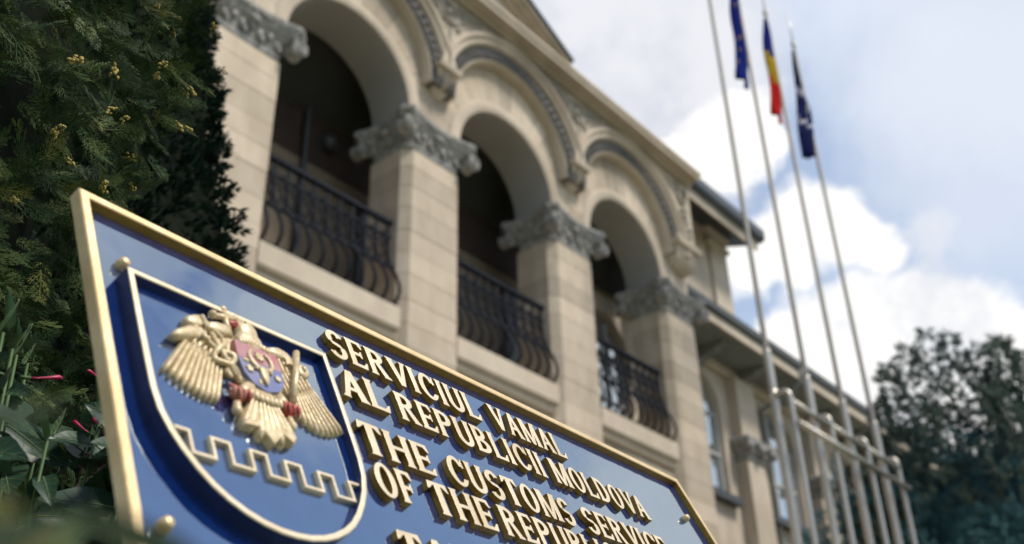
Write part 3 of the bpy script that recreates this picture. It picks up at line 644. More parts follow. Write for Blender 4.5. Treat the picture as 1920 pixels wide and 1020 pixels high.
# ------------------------------------------------------------------ flagpoles and their steel frame
POLE_Y = 5.0; POST_Y = 4.78
px = [11.0, 12.09, 13.19, 14.25]
plabels = ['bare steel flagpole closest to the building', 'steel flagpole carrying the blue flag with gold stars', 'steel flagpole carrying the blue yellow and red flag', 'steel flagpole carrying the navy and white flag, farthest right']
for i, x in enumerate(px):
    zr = 5.02 + CAM_Z
    r = empty('flagpole', (x, POLE_Y, 0)); tag(r, plabels[i], 'flagpole', 'steel flagpoles in a row')
    b = MB(); b.tube([(0, 0, 0), (0, 0, .02), (0, 0, 5.60 + CAM_Z), (0, 0, 5.62 + CAM_Z)], .052, 14); b.build('lower_pole', 'steel', r, smooth='all')
    zt = 12.95 + CAM_Z
    b = MB(); b.tube([(0, 0, 5.62 + CAM_Z), (0, 0, 5.66 + CAM_Z), (0, 0, zt)], [.052, .036, .027], 12); b.build('upper_pole', 'pole_paint', r, smooth='all')
    b = MB(); b.tube([(0, 0, zt), (0, 0, zt + .85)], [.016, .008], 8); b.ellipsoid((0, 0, zt + .02), (.045, .045, .05)); b.build('finial', 'steel', r, smooth='all')
    b = MB(); b.tube([(0, 0, zt - .02), (-.10, -.02, zt - .02)], .02, 6); b.ellipsoid((-.11, -.02, zt - .03), (.03, .02, .04)); b.build('pulley', 'gutter', r, smooth='all')
    b = MB(); b.tube([(-.075, -.02, 1.4), (-.085, -.02, zt - .05)], .004, 4); b.build('halyard', 'frame_white', r)
    b = MB(); b.tube([(0, 0, zr - .06), (0, 0, zr + .05)], .060, 14); b.build('clamp', 'steel', r, smooth='all')
    b = MB(); b.tube([(0, 0, 0), (0, 0, .03)], .16, 16); b.build('base_plate', 'steel', r)
fr = empty('steel_frame', (px[0], POST_Y, 0)); tag(fr, 'bent stainless pipe frame with two rails joining the four flagpoles', 'pipe frame')
for i, x in enumerate(px):
    xo = x - px[0] - .03; zr = 4.99 + CAM_Z; dy = POLE_Y - POST_Y
    b = MB(); pts = [(xo + .03, dy, zr), (xo + .02, dy - .06, zr + .02)]
    for k in range(7):
        q = math.pi / 2 * k / 6; pts.append((xo, .09 * (1 - math.sin(q)), zr + .02 - .10 * (1 - math.cos(q))))
    pts += [(xo, 0, zr - .16), (xo, 0, .02), (xo, 0, 0)]; b.tube(pts, .035, 12); b.build('post', 'steel', fr, smooth='all')
    if i < 3:
        b = MB(); b.tube([(xo, 0, 4.86 + CAM_Z), (px[i + 1] - px[0] - .03, 0, 4.86 + CAM_Z)], .036, 12); b.build('upper_rail', 'steel', fr, smooth='all')
b = MB(); b.tube([(-.05, -.06, 4.56 + CAM_Z), (px[3] - px[0] + .05, -.06, 4.56 + CAM_Z)], .036, 12); b.build('lower_rail', 'steel', fr, smooth='all')
# flags hanging limp
def flag(name, x, ztop, L_, seed, label, bands, shear, wid):
    r = empty(name, (x - .17, POLE_Y - .02, ztop)); tag(r, label, 'flag', 'limp flags hoisted on the poles')
    nz, nx = 46, 20
    sr = random.Random(seed)
    ph = sr.uniform(0, 6)
    rows = []
    for j in range(nz + 1):
        t = j / nz
        w = wid * (.16 + .84 * min(1, t * 1.9) ** .8) * (1 + .16 * math.sin(t * 7 + ph)); sh = shear * t * L_ + .03 * math.sin(t * 9 + ph)
        row = []
        for i_ in range(nx + 1):
            u = i_ / nx
            row.append((sh + (u - .25) * w + .014 * math.sin(u * 15 + t * 5), .055 * math.sin(u * 11 + ph + t * 3) * min(1, .25 + t * 1.5), -t * L_ + .05 * math.sin(u * 3 + ph) * t - (.12 * (1 - u) if j == nz else 0) * .6 + .04 * u * t))
        rows.append(row)
    for bi, (name_b, m_, z0, z1) in enumerate(bands):
        a, c = int(round(z0 * nz)), int(round(z1 * nz)); b = MB(); v = []; f = []
        for j in range(a, c + 1): v += rows[j]
        w_ = nx + 1
        for j in range(c - a):
            for i_ in range(nx): f.append((j * w_ + i_, j * w_ + i_ + 1, (j + 1) * w_ + i_ + 1, (j + 1) * w_ + i_))
        b.add(v, f); o = b.build(name_b, m_, r, smooth='all')
        md = o.modifiers.new('t', 'SOLIDIFY'); md.thickness = .003
    return r, rows
zf = 12.75 + CAM_Z
r1, rows1 = flag('flag', px[1], zf, 2.33, 3, 'limp dark blue flag with small gold stars on the second pole', [('cloth', 'flag_blue', 0, 1)], -.17, .44)
for k in range(9):
    b = MB(); j = 14 + 3 * k; i_ = 4 + (k * 5) % 12; p = rows1[j][i_]
    pts = []
    for q in range(10):
        rr = .05 if q % 2 == 0 else .02; pts.append((p[0] + rr * math.sin(q * math.pi / 5), p[1] - .03, p[2] + rr * math.cos(q * math.pi / 5)))
    b.add(pts, [tuple(range(10))]); b.build('gold_star', 'flag_yellow', r1)
r2, rows2 = flag('flag', px[2], zf, 2.35, 8, 'limp tricolour flag of blue, yellow and red on the third pole', [('blue_band', 'flag_blue', 0, .42), ('yellow_band', 'flag_yellow', .42, .68), ('red_band', 'flag_red', .68, 1)], -.16, .42)
r3, rows3 = flag('flag', px[3], zf - .05, 2.5, 5, 'limp navy flag with a pale emblem fold on the fourth pole', [('cloth', 'flag_navy', 0, .36), ('white_band', 'flag_white', .36, .43), ('cloth', 'flag_navy', .43, .68), ('white_band', 'flag_white', .68, .72), ('cloth', 'flag_navy', .72, 1)], -.155, .44)

# ------------------------------------------------------------------ the blue sign
SO = Vector((0.84394356, 0.82465161, 0.54562716 + CAM_Z))
SH = Vector((0.99576249, 0.08499517, 0.03511257)); SS = Vector((-0.06652011, 0.40206704, 0.91319066)); SN = Vector((0.06349919, -0.91165669, 0.40601716))
sign = empty('customs_sign', (0.84, 1.0, 0)); tag(sign, 'large blue enamel sign board with raised gold letters, gold frame and eagle crest', 'sign')
SMAT = Matrix(((SH.x, SS.x, SN.x, SO.x), (SH.y, SS.y, SN.y, SO.y), (SH.z, SS.z, SN.z, SO.z), (0, 0, 0, 1)))
SMAT = Matrix.Translation((-0.84, -1.0, 0)) @ SMAT
def sfn(p): return tuple(SMAT @ Vector(p))          # sign plane (a, s, height) -> local metres
def sb(b, name, mats, parent=None, smooth=False): return b.build(name, mats, parent or sign, sfn, smooth)
PZ = -.0075
FT = .021; FL = -.5075; FB = -.405
def fr_r(s_): return .6665 + (FT - s_) * .114          # the right side leans a little
OUT = [(FL, FB), (fr_r(FB), FB), (fr_r(FT), FT), (FL, FT)]
def inset(poly, d):
    n = len(poly); out = []
    for i in range(n):
        p0, p1, p2 = Vector(poly[i - 1]), Vector(poly[i]), Vector(poly[(i + 1) % n])
        d1 = (p1 - p0).normalized(); d2 = (p2 - p1).normalized(); n1 = Vector((-d1.y, d1.x)); n2 = Vector((-d2.y, d2.x))
        m_ = (n1 + n2); L_ = m_.length
        if L_ < 1e-6: out.append(tuple(p1 + n1 * d)); continue
        m_ /= L_; out.append(tuple(p1 + m_ * (d / max(.35, m_.dot(n1)))))
    return out
b = MB(); b.loft([[(x, y, z) for x, y in inset(OUT, .004)] for z in (-.0108, PZ)]); sb(b, 'panel', 'panel')
INN = inset(OUT, .0098)
b = MB(); o2 = inset(OUT, .0012); i2 = inset(OUT, .0088)
rings = [[(x, y, -.011) for x, y in OUT], [(x, y, .0015) for x, y in OUT], [(x, y, .0026) for x, y in o2], [(x, y, .0026) for x, y in i2], [(x, y, .0015) for x, y in INN], [(x, y, PZ - .0005) for x, y in INN]]
for k in range(4):
    q = [[r[k], r[(k + 1) % 4]] for r in rings]
    fb = MB(); v = [p for r in q for p in r]; fb.add(v, [(2 * i_, 2 * i_ + 1, 2 * i_ + 3, 2 * i_ + 2) for i_ in range(5)] + [(10, 11, 1, 0)], 0)
    fb.mi = [0, 0, 0, 0, 1, 0]; 
    sb(fb, 'frame_bar', ['frame_gold', 'gold_shade_side'])  # inner faces take the gold with shade in its colour
b = MB(); b.loft([[(x, y, z) for x, y in inset(OUT, .15)] for z in (-.03, -.0115)]); sb(b, 'back_box', 'gutter')
# posts that carry it
for xx in (-.12, .40):
    b = MB(); b.box(xx - .025, xx + .025, -.03, .02, 0, 1.98); b.build('post', 'gutter', sign)
# screws
for k, (a, s_) in enumerate(((-.468, -.0555), (-.474, -.336), (.617, -.0695), (.640, -.345))):
    b = MB(); b.loft([[(a + r * math.cos(q), s_ + r * math.sin(q), z) for q in [2 * math.pi * j / 16 for j in range(16)]] for r, z in ((.0060, PZ), (.0062, PZ + .0035), (.0046, PZ + .0088), (.0030, PZ + .0100), (.0002, PZ + .0103))], False)
    sb(b, 'screw_cap', 'frame_gold', smooth=True)

# ---- lettering drawn from strokes, traced on a grid
def glyph_field(prims, W_, res=.0125, pad=.0914):
    nx = int((W_ + 2 * pad) / res) + 2; ny = int((1 + 2 * pad) / res) + 2
    X, Y = np.meshgrid(np.arange(nx) * res - pad, np.arange(ny) * res - pad)
    F = np.full(X.shape, 9.)
    for p in prims:
        if p[0] == 'poly':
            pts = p[1]; A = sum(pts[i - 1][0] * pts[i][1] - pts[i][0] * pts[i - 1][1] for i in range(len(pts)))
            if A < 0: pts = pts[::-1]
            D = np.full(X.shape, -9.)
            for i in range(len(pts)):
                (x0, y0), (x1, y1) = pts[i - 1], pts[i]; L_ = math.hypot(x1 - x0, y1 - y0)
                D = np.maximum(D, ((y1 - y0) * (X - x0) - (x1 - x0) * (Y - y0)) / L_)
            F = np.minimum(F, D)
        elif p[0] == 'ring':
            _, cx, cy, rx, ry, tx, ty, clips = p
            ro = np.sqrt(((X - cx) / rx) ** 2 + ((Y - cy) / ry) ** 2); ri = np.sqrt(((X - cx) / (rx - tx)) ** 2 + ((Y - cy) / (ry - ty)) ** 2)
            D = np.maximum((ro - 1) * min(rx, ry), (1 - ri) * min(rx - tx, ry - ty))
            for (px_, py_, nx_, ny_) in clips: D = np.maximum(D, (X - px_) * nx_ + (Y - py_) * ny_)
            F = np.minimum(F, D)
    return F, res, pad
def contours(F, res, pad):
    ny, nx = F.shape; segs = {}
    def ip(a, b_, fa, fb): t = fa / (fa - fb); return (a[0] + (b_[0] - a[0]) * t, a[1] + (b_[1] - a[1]) * t)
    S = F < 0
    edges = {}
    for j in range(ny - 1):
        for i in range(nx - 1):
            c = (S[j, i], S[j, i + 1], S[j + 1, i + 1], S[j + 1, i])
            if all(c) or not any(c): continue
            P_ = [(i, j), (i + 1, j), (i + 1, j + 1), (i, j + 1)]; V_ = [F[j, i], F[j, i + 1], F[j + 1, i + 1], F[j + 1, i]]
            K_ = [('h', i, j), ('v', i + 1, j), ('h', i, j + 1), ('v', i, j)]
            ent = [k for k in range(4) if not c[k] and c[(k + 1) % 4]]; ext = [k for k in range(4) if c[k] and not c[(k + 1) % 4]]
            for e, x in zip(ent, ext):
                pe = ip(P_[e], P_[(e + 1) % 4], V_[e], V_[(e + 1) % 4]); px_ = ip(P_[x], P_[(x + 1) % 4], V_[x], V_[(x + 1) % 4])
                edges[K_[e]] = (K_[x], pe)
    loops = []
    while edges:
        k0 = next(iter(edges)); k = k0; lp = []
        while k in edges:
            nk, p = edges.pop(k); lp.append((p[0] * res - pad, p[1] * res - pad)); k = nk
        if len(lp) > 6: loops.append(lp)
    return loops
def simplify(lp, tol=.0035):
    pts = lp[:]
    def rdp(a):
        if len(a) < 3: return a
        (x0, y0), (x1, y1) = a[0], a[-1]; L_ = math.hypot(x1 - x0, y1 - y0) or 1e-9
        ds = [abs((y1 - y0) * (x - x0) - (x1 - x0) * (y - y0)) / L_ if L_ > 1e-6 else math.hypot(x - x0, y - y0) for x, y in a[1:-1]]
        m_ = max(range(len(ds)), key=ds.__getitem__)
        if ds[m_] < tol: return [a[0], a[-1]]
        return rdp(a[:m_ + 2])[:-1] + rdp(a[m_ + 1:])
    h = len(pts) // 2
    return rdp(pts[:h + 1])[:-1] + rdp(pts[h:] + pts[:1])[:-1]
S_, T_ = .16, .11
def box_(x0, x1, y0, y1): return ('poly', [(x0, y0), (x1, y0), (x1, y1), (x0, y1)])
def stem(x, y0=0, y1=1, w=S_, top=True, bot=True):
    q = [box_(x, x + w, y0, y1)]
    if bot: q.append(('poly', [(x - .045, y0), (x + w + .045, y0), (x + w, y0 + .10), (x, y0 + .10)]))
    if top: q.append(('poly', [(x, y1 - .10), (x + w, y1 - .10), (x + w + .045, y1), (x - .045, y1)]))
    return q
def diag(x0, y0, x1, y1, w0, w1): return ('poly', [(x0, y0), (x0 + w0, y0), (x1 + w1, y1), (x1, y1)])
GL = {}
GL['I'] = (stem(0), .19)
GL['L'] = (stem(0) + [box_(0, .50, 0, T_), ('poly', [(.38, T_ - .01), (.50, 0), (.545, .27), (.50, .27)])], .53)
GL['E'] = (stem(0) + [box_(0, .48, 0, T_), box_(0, .40, .44, .44 + T_), box_(0, .46, 1 - T_, 1), ('poly', [(.37, T_ - .01), (.48, 0), (.52, .25), (.475, .25)]), ('poly', [(.36, .88), (.455, .75), (.50, .75), (.46, 1)]), ('poly', [(.33, .51), (.38, .38), (.42, .38), (.42, .64), (.38, .64)])], .52)
GL['F'] = (stem(0) + [box_(0, .38, .42, .42 + T_), box_(0, .46, 1 - T_, 1), ('poly', [(.34, .88), (.455, .74), (.50, .74), (.46, 1)]), ('poly', [(.31, .49), (.36, .35), (.40, .35), (.40, .62), (.36, .62)])], .50)
GL['T'] = (stem(.205, w=.19, top=False) + [box_(.02, .58, 1 - T_, 1), ('poly', [(.02, 1), (-.02, .75), (.03, .75), (.15, .88)]), ('poly', [(.58, 1), (.62, .75), (.57, .75), (.45, .88)])], .60)
GL['H'] = (stem(0) + stem(.46) + [box_(0, .5, .44, .44 + T_)], .65)
GL['U'] = ([q for q in stem(0, .3, 1, bot=False)] + [q for q in stem(.43, .3, 1, w=.16, bot=False)] + [('ring', .295, .31, .295, .325, .17, .14, [(0, .31, 0, 1)])], .60)
GL['V'] = ([diag(.235, 0, -.02, 1, .15, .20), diag(.255, 0, .50, 1, .13, .13), ('poly', [(-.06, 1), (.22, 1), (.19, .92), (-.01, .92)]), ('poly', [(.44, 1), (.68, 1), (.62, .92), (.48, .92)])], .62)
GL['A'] = ([diag(0, 0, .24, 1, .13, .15), diag(.45, 0, .24, 1, .20, .16), box_(.1, .52, .28, .28 + .12), ('poly', [(-.05, 0), (.17, 0), (.14, .09), (.0, .09)]), ('poly', [(.42, 0), (.70, 0), (.65, .09), (.46, .09)])], .64)
GL['M'] = (stem(0, w=.15) + stem(.62, w=.19) + [diag(.34, 0, .02, 1, .14, .20), diag(.36, 0, .61, 1, .12, .15)], .81)
GL['R'] = (stem(0) + [('ring', .20, .735, .33, .265, .17, .13, [(.15, 0, -1, 0)]), box_(.1, .22, 1 - .13, 1), box_(.1, .22, .47, .60), diag(.42, 0, .20, .52, .19, .16), ('poly', [(.38, 0), (.66, 0), (.61, .08), (.44, .08)])], .62)
GL['P'] = (stem(0) + [('ring', .20, .72, .34, .28, .17, .13, [(.15, 0, -1, 0)]), box_(.1, .22, .87, 1), box_(.1, .22, .44, .57)], .55)
GL['B'] = (stem(0) + [('ring', .20, .745, .30, .255, .16, .12, [(.15, 0, -1, 0)]), ('ring', .20, .275, .36, .275, .18, .13, [(.15, 0, -1, 0)]), box_(.1, .22, .88, 1), box_(.1, .22, .44, .555), box_(.1, .22, 0, .13)], .57)
GL['D'] = (stem(0) + [('ring', .18, .5, .44, .5, .185, .13, [(.15, 0, -1, 0)]), box_(.1, .19, .87, 1), box_(.1, .19, 0, .13)], .63)
GL['O'] = ([('ring', .33, .5, .33, .515, .175, .11, [])], .66)
GL['C'] = ([('ring', .33, .5, .33, .515, .175, .12, [(.40, 0, .94, -.18 if False else 0)]), ('ring', .33, .5, .33, .515, .16, .13, [(0, .70, 0, -1)]), ('ring', .33, .5, .33, .515, .16, .13, [(0, .27, 0, 1)]), ('poly', [(.56, .66), (.63, .66), (.62, .98), (.585, .98)])], .63)
GL['S'] = ([('ring', .27, .735, .265, .28, .165, .13, [(.27, .70, .55, -.84)]), ('ring', .27, .735, .265, .28, .165, .13, [(0, .80, 0, -1), (.60, .80, 1, 0)]), ('ring', .27, .275, .28, .29, .165, .13, [(.27, .31, -.55, .84)]), ('ring', .27, .275, .28, .29, .165, .13, [(0, .20, 0, 1)]),
            ('poly', [(.06, .62), (.16, .48), (.50, .38), (.40, .53)])], .55)
me_gl = {}
HGT = .0418
def glyph_mesh(ch):
    if ch in me_gl: return me_gl[ch]
    prims, W_ = GL[ch]; F, res, pad = glyph_field(prims, W_); lps = [simplify(l) for l in contours(F, res, pad)]
    cu = bpy.data.curves.new('letter', 'CURVE'); cu.dimensions = '2D'; cu.fill_mode = 'BOTH'
    for lp in lps:
        sp = cu.splines.new('POLY'); sp.points.add(len(lp) - 1)
        for p, (x, y) in zip(sp.points, lp): p.co = (x * HGT, y * HGT, 0, 1)
        sp.use_cyclic_u = True
    bev = .00035
    cu.extrude = .0075 / 2 - bev; cu.bevel_depth = bev; cu.bevel_resolution = 1; cu.offset = -bev * .8
    o = bpy.data.objects.new('tmp', cu); SC.collection.objects.link(o)
    dg = bpy.context.evaluated_depsgraph_get(); me = bpy.data.meshes.new_from_object(o.evaluated_get(dg)); bpy.data.objects.remove(o)
    me.name = 'letter'; me.materials.clear(); me.materials.append(M['gold']); me.materials.append(M['gold_shade_side'])
    for p in me.polygons:
        n_ = p.normal.z; p.material_index = 0 if n_ > .5 else 1; p.use_smooth = False  # all but the fronts take the shade-toned gold
    me_gl[ch] = (me, W_); return me_gl[ch]
WORDS = [('SERVICIUL', -.2065, .0635, -.0567), ('VAMAL', .094, .2635, -.0567), ('AL', -.2085, -.1365, -.1155), ('REPUBLICII', -.1165, .1710, -.1155), ('MOLDOVA', .1955, .4505, -.1155),
         ('THE', -.207, -.0935, -.1885), ('CUSTOMS', -.0657, .1885, -.1885), ('SERVICE', .2190, .4520, -.1885), ('OF', -.2065, -.1485, -.2410), ('THE', -.121, -.0125, -.2410), ('REPUBLIC', .0045, .262, -.2410), ('TAM', -.205, -.08, -.3225)]
for w_, a0, a1, bl in WORDS:
    ws = [glyph_mesh(c)[1] * HGT for c in w_]; gap = (a1 - a0 - sum(ws)) / max(1, len(w_) - 1); sx = 1.
    if gap < .0028: tot = sum(ws); gap = .0028; sx = (a1 - a0 - gap * (len(w_) - 1)) / tot
    elif gap > .0065: tot = sum(ws); gap = .0065; sx = (a1 - a0 - gap * (len(w_) - 1)) / tot
    x = a0
    for c, wd in zip(w_, ws):
        o = link('letter', me_gl[c][0], sign)
        o.matrix_local = SMAT @ Matrix.Translation((x, bl, PZ + .0075 / 2 + .0001)) @ Matrix.Diagonal((sx, 1, 1, 1)); x += wd * sx + gap

# ---- crest shield
SC_ = -.353
half = [(.1215, -.0735), (.1218, -.13), (.1215, -.19), (.1210, -.2135), (.1180, -.235), (.1110, -.2545), (.1020, -.271), (.0910, -.2865), (.0790, -.2995), (.0660, -.3095), (.0500, -.3185), (.0340, -.3245), (.0170, -.3282), (0, -.3293)]
sh_out = [(SC_ - x, y) for x, y in half[::-1]][1:][::-1] 
poly = [(SC_ - x, y) for x, y in half] + [(SC_ + x, y) for x, y in half[::-1][1:]]      # counter-clockwise: left side down, right side up
ZR = .0088; ZFL = -.0005
sh_i = inset(poly, .0062)
b = MB(); b.loft([[(x, y, PZ) for x, y in poly], [(x, y, ZR - .0012) for x, y in poly]], False); n_ = len(poly)
b.loft([[(x, y, ZR - .0012) for x, y in inset(poly, .0058)], [(x, y, ZFL) for x, y in inset(poly, .0062)]], False)
b.mi = [1] * len(b.f); b.add([(x, y, ZFL) for x, y in sh_i], [tuple(range(n_))])
shield = sb(b, 'crest_shield', ['panel2', 'blue_side'])
b = MB(); b.loft([[(x, y, ZR - .0012) for x, y in inset(poly, -.0002)], [(x, y, ZR - .0003) for x, y in inset(poly, .0004)], [(x, y, ZR) for x, y in inset(poly, .0012)], [(x, y, ZR) for x, y in inset(poly, .0048)], [(x, y, ZR - .0003) for x, y in inset(poly, .0055)], [(x, y, ZR - .0012) for x, y in inset(poly, .0059)]], False)
sb(b, 'rim', 'gold', shield)
# crenellated line
hi, lo = -.2432, -.2647; xs = [-.4545, -.4398, -.4172, -.3985, -.3762, -.3585, -.3370, -.3185, -.2968, -.2785, -.2572, -.2372]
pts = [(xs[0], hi)]
for k in range(1, len(xs) - 1):
    pts.append((xs[k], hi if k % 2 else lo)); pts.append((xs[k], lo if k % 2 else hi))
pts.append((xs[-1], hi))
w_ = .00165; L1 = []; L2 = []
for i, p in enumerate(pts):
    p = Vector(p); d1 = (p - Vector(pts[i - 1])).normalized() if i else (Vector(pts[1]) - p).normalized(); d2 = (Vector(pts[i + 1]) - p).normalized() if i < len(pts) - 1 else d1
    n1 = Vector((-d1.y, d1.x)); n2 = Vector((-d2.y, d2.x)); m_ = (n1 + n2).normalized(); k_ = w_ / max(.5, m_.dot(n1)); L1.append(p + m_ * k_); L2.append(p - m_ * k_)
b = MB(); zc = ZFL + .0048
b.loft([[(L1[i].x, L1[i].y, ZFL - .0002), (L1[i].x, L1[i].y, zc - .0005), (L1[i].x * .8 + L2[i].x * .2, L1[i].y * .8 + L2[i].y * .2, zc), (L1[i].x * .2 + L2[i].x * .8, L1[i].y * .2 + L2[i].y * .8, zc), (L2[i].x, L2[i].y, zc - .0005), (L2[i].x, L2[i].y, ZFL - .0002)] for i in range(len(pts))])
sb(b, 'crenellated_line', 'gold', shield)

# ---- eagle
def dome(b, poly_, z0, z1, k=.72, steps=4):
    """solid with vertical lower side and rounded top over an outline"""
    cx = sum(p[0] for p in poly_) / len(poly_); cy = sum(p[1] for p in poly_) / len(poly_); rings = [[(x, y, z0) for x, y in poly_]]
    for i in range(steps + 1):
        q = i / steps * math.pi / 2 * .92; f = 1 - (1 - k) * (1 - math.cos(q)) / (1 - math.cos(math.pi / 2 * .92)); z = z0 + (z1 - z0) * (.45 + .55 * math.sin(q))
        rings.append([(cx + (x - cx) * f, cy + (y - cy) * f, z) for x, y in poly_])
    b.loft(rings)
def feather(b, p, q, w0, w1, z0, h, n=7):
    p, q = Vector(p), Vector(q); d = (q - p).normalized(); m_ = Vector((-d.y, d.x)); rings = []
    for i in range(n + 1):
        t = i / n; c = p.lerp(q, t); w = (w0 + (w1 - w0) * t) * (1 if i < n else .55); hh = h * (1 - .15 * t) * (1 if i < n else .7)
        rings.append([(c.x + m_.x * w * u, c.y + m_.y * w * u, z0 + hh * v_) for u, v_ in ((-1, -.3), (-1, .28), (-.62, .86), (0, 1), (.62, .86), (1, .28), (1, -.3))])
    b.loft(rings)
Z0 = ZFL - .0005
b = MB(); cx = -.342
b.ellipsoid((cx, -.14, Z0 + .004), (.030, .045, .0075), 18, 10)
b.loft([[(cx + x, y, Z0) for x, y in ((-.05, -.118), (-.075, -.128), (-.082, -.145), (-.05, -.16), (.05, -.155), (.066, -.135), (.05, -.108), (.02, -.10), (-.02, -.10))], [(cx + x * .93, -.13 + (y + .13) * .9, Z0 + .006) for x, y in ((-.05, -.118), (-.075, -.128), (-.082, -.145), (-.05, -.16), (.05, -.155), (.066, -.135), (.05, -.108), (.02, -.10), (-.02, -.10))]])
eagle = sb(b, 'eagle', 'eagle', shield and sign, 'all')
def ep(b, name, mat='eagle', smooth='all'): return sb(b, name, mat, eagle, smooth)
# left wing, long feathers
for k in range(10):
    t = k / 9; p = (-.4235 + .036 * t, -.1385 - .016 * t); q = (-.4525 + .052 * t, -.1835 - .0125 * math.sin(t * 2.2) - .004 * t)
    b = MB(); feather(b, p, q, .0024, .0032, Z0, .0085); ep(b, 'feather')
for k in range(8):
    t = k / 7; p = (-.408 + .036 * t, -.115 - .004 * t); q = (-.4235 + .04 * t, -.1400 - .015 * t); b = MB(); feather(b, p, q, .0028, .003, Z0 + .001, .0095, 5); ep(b, 'feather')
# right wing, three layers
for L_, (pa, pb, qa, qb, hh, n_) in enumerate((((-.3000, -.1550), (-.2700, -.1360), (-.3000, -.1830), (-.2405, -.1800), .0078, 9), ((-.3170, -.1320), (-.2800, -.1200), (-.3080, -.1590), (-.2700, -.1400), .0095, 8), ((-.3220, -.1120), (-.2900, -.1060), (-.3180, -.1360), (-.2800, -.1230), .0108, 7))):
    for k in range(n_):
        t = k / (n_ - 1); p = (pa[0] + (pb[0] - pa[0]) * t, pa[1] + (pb[1] - pa[1]) * t)
        bow = -.010 * math.sin(math.pi * t) if L_ == 0 else -.002 * math.sin(math.pi * t)
        q = (qa[0] + (qb[0] - qa[0]) * t, qa[1] + (qb[1] - qa[1]) * t + bow)
        b = MB(); feather(b, p, q, .0022, .0031 if L_ == 0 else .0026, Z0, hh); ep(b, 'feather')
b = MB(); dome(b, [(-.3255, -.112), (-.3215, -.1035), (-.3100, -.0990), (-.2990, -.1005), (-.2900, -.1055), (-.2940, -.1130), (-.3120, -.1150)], Z0, Z0 + .0125, .6); ep(b, 'shoulder')
# star like crest at the right shoulder
b = MB(); st = []
for k in range(10):
    r_ = .0095 if k % 2 == 0 else .0045; st.append((-.2985 + r_ * math.sin(k * math.pi / 5), -.1135 + r_ * math.cos(k * math.pi / 5)))
b.loft([[(x, y, Z0 + .005) for x, y in st[::-1]], [(x, y, Z0 + .0125) for x, y in st[::-1]]]); ep(b, 'star', smooth=False)
# head and neck
b = MB(); b.ellipsoid((-.3440, -.0930, Z0 + .006), (.0145, .0165, .0085), 16, 10); b.loft([[(-.344 + rx * math.cos(q), cy + ry * math.sin(q), z) for q in [2 * math.pi * k / 16 for k in range(16)]] for rx, ry, cy, z in ((.0175, .014, -.109, Z0), (.017, .0135, -.108, Z0 + .009), (.012, .010, -.107, Z0 + .013), (.003, .003, -.106, Z0 + .0138))])
ep(b, 'head')
b = MB()
for k in range(9): t = k / 8; b.ellipsoid((-.360 + .033 * t, -.1135 + .003 * math.sin(t * 3.1), Z0 + .0115), (.0030, .0052, .0030), 8, 5)
ep(b, 'neck_ruff')
b = MB(); dome(b, [(-.3515, -.0855), (-.3525, -.0925), (-.3600, -.0945), (-.3680, -.0925), (-.3675, -.0890), (-.3600, -.0865)], Z0 + .002, Z0 + .0115, .6); ep(b, 'beak', 'red')
b = MB(); b.tube([(-.3565, -.0905, Z0 + .0118), (-.3650, -.0915, Z0 + .0108)], .0006, 4); ep(b, 'beak_line', 'dark_fill')
b = MB(); b.ellipsoid((-.3475, -.0860, Z0 + .0132), (.0012, .0012, .0008)); ep(b, 'eye', 'dark_fill')
# cross held in the beak
b = MB()
b.tube([(-.3655, -.1075, Z0 + .006), (-.3680, -.0745, Z0 + .008)], .0032, 8)
b.tube([(-.3815, -.0868, Z0 + .007), (-.3560, -.0815, Z0 + .008)], .0032, 8)
for p in ((-.3682, -.0742), (-.3825, -.087), (-.3555, -.0812)): b.ellipsoid((p[0], p[1], Z0 + .0075), (.0046, .0046, .0046))
ep(b, 'cross')
# caduceus
b = MB(); b.tube([(-.4005, -.1000, Z0 + .010), (-.3760, -.1720, Z0 + .012)], .0028, 8); ep(b, 'staff')
b = MB(); dome(b, [(-.4190, -.1145), (-.4175, -.1060), (-.4095, -.1005), (-.4000, -.0965), (-.3945, -.1000), (-.3960, -.1090), (-.4080, -.1150)], Z0, Z0 + .010, .7); ep(b, 'winged_cap')
b = MB(); dome(b, [(-.4415, -.1400), (-.4330, -.1300), (-.4190, -.1195), (-.4050, -.1150), (-.3985, -.1185), (-.4010, -.1270), (-.4130, -.1345), (-.4300, -.1400)], Z0 + .001, Z0 + .0125, .55); ep(b, 'staff_wing')
b = MB(); dome(b, [(-.3950, -.1030), (-.3850, -.0985), (-.3700, -.0965), (-.3650, -.1010), (-.3665, -.1080), (-.3790, -.1120), (-.3930, -.1150)], Z0 + .001, Z0 + .0115, .6); ep(b, 'staff_wing')
for s_ in (1, -1):
    pts = []
    for k in range(34):
        t = k / 33; c = Vector((-.3960, -.1160)).lerp(Vector((-.3770, -.1680)), t); w = (.0150 * (1 - .45 * t)) * math.sin(t * 8.3) * s_
        m_ = Vector((.945, .33)); pts.append((c.x + m_.x * w, c.y + m_.y * w, Z0 + .0105 + .002 * math.cos(t * 16.6) * s_))
    b = MB(); b.tube(pts, [.0019 + .0012 * math.sin(math.pi * k / 33) for k in range(34)], 7); b.ellipsoid(pts[0], (.0042, .0034, .003)); ep(b, 'snake')
# mace on the right
b = MB(); b.tube([(-.3090, -.1715, Z0 + .009), (-.2985, -.136, Z0 + .014), (-.2850, -.0985, Z0 + .013)], [.0034, .0034, .0036], 10); ep(b, 'mace_shaft')
b = MB(); dome(b, [(-.2870, -.1255), (-.2865, -.1135), (-.2800, -.1085), (-.2715, -.1095), (-.2700, -.1210), (-.2770, -.1280)], Z0, Z0 + .0115, .7); b.ellipsoid((-.279, -.1165, Z0 + .0115), (.003, .004, .0025)); ep(b, 'mace_head')
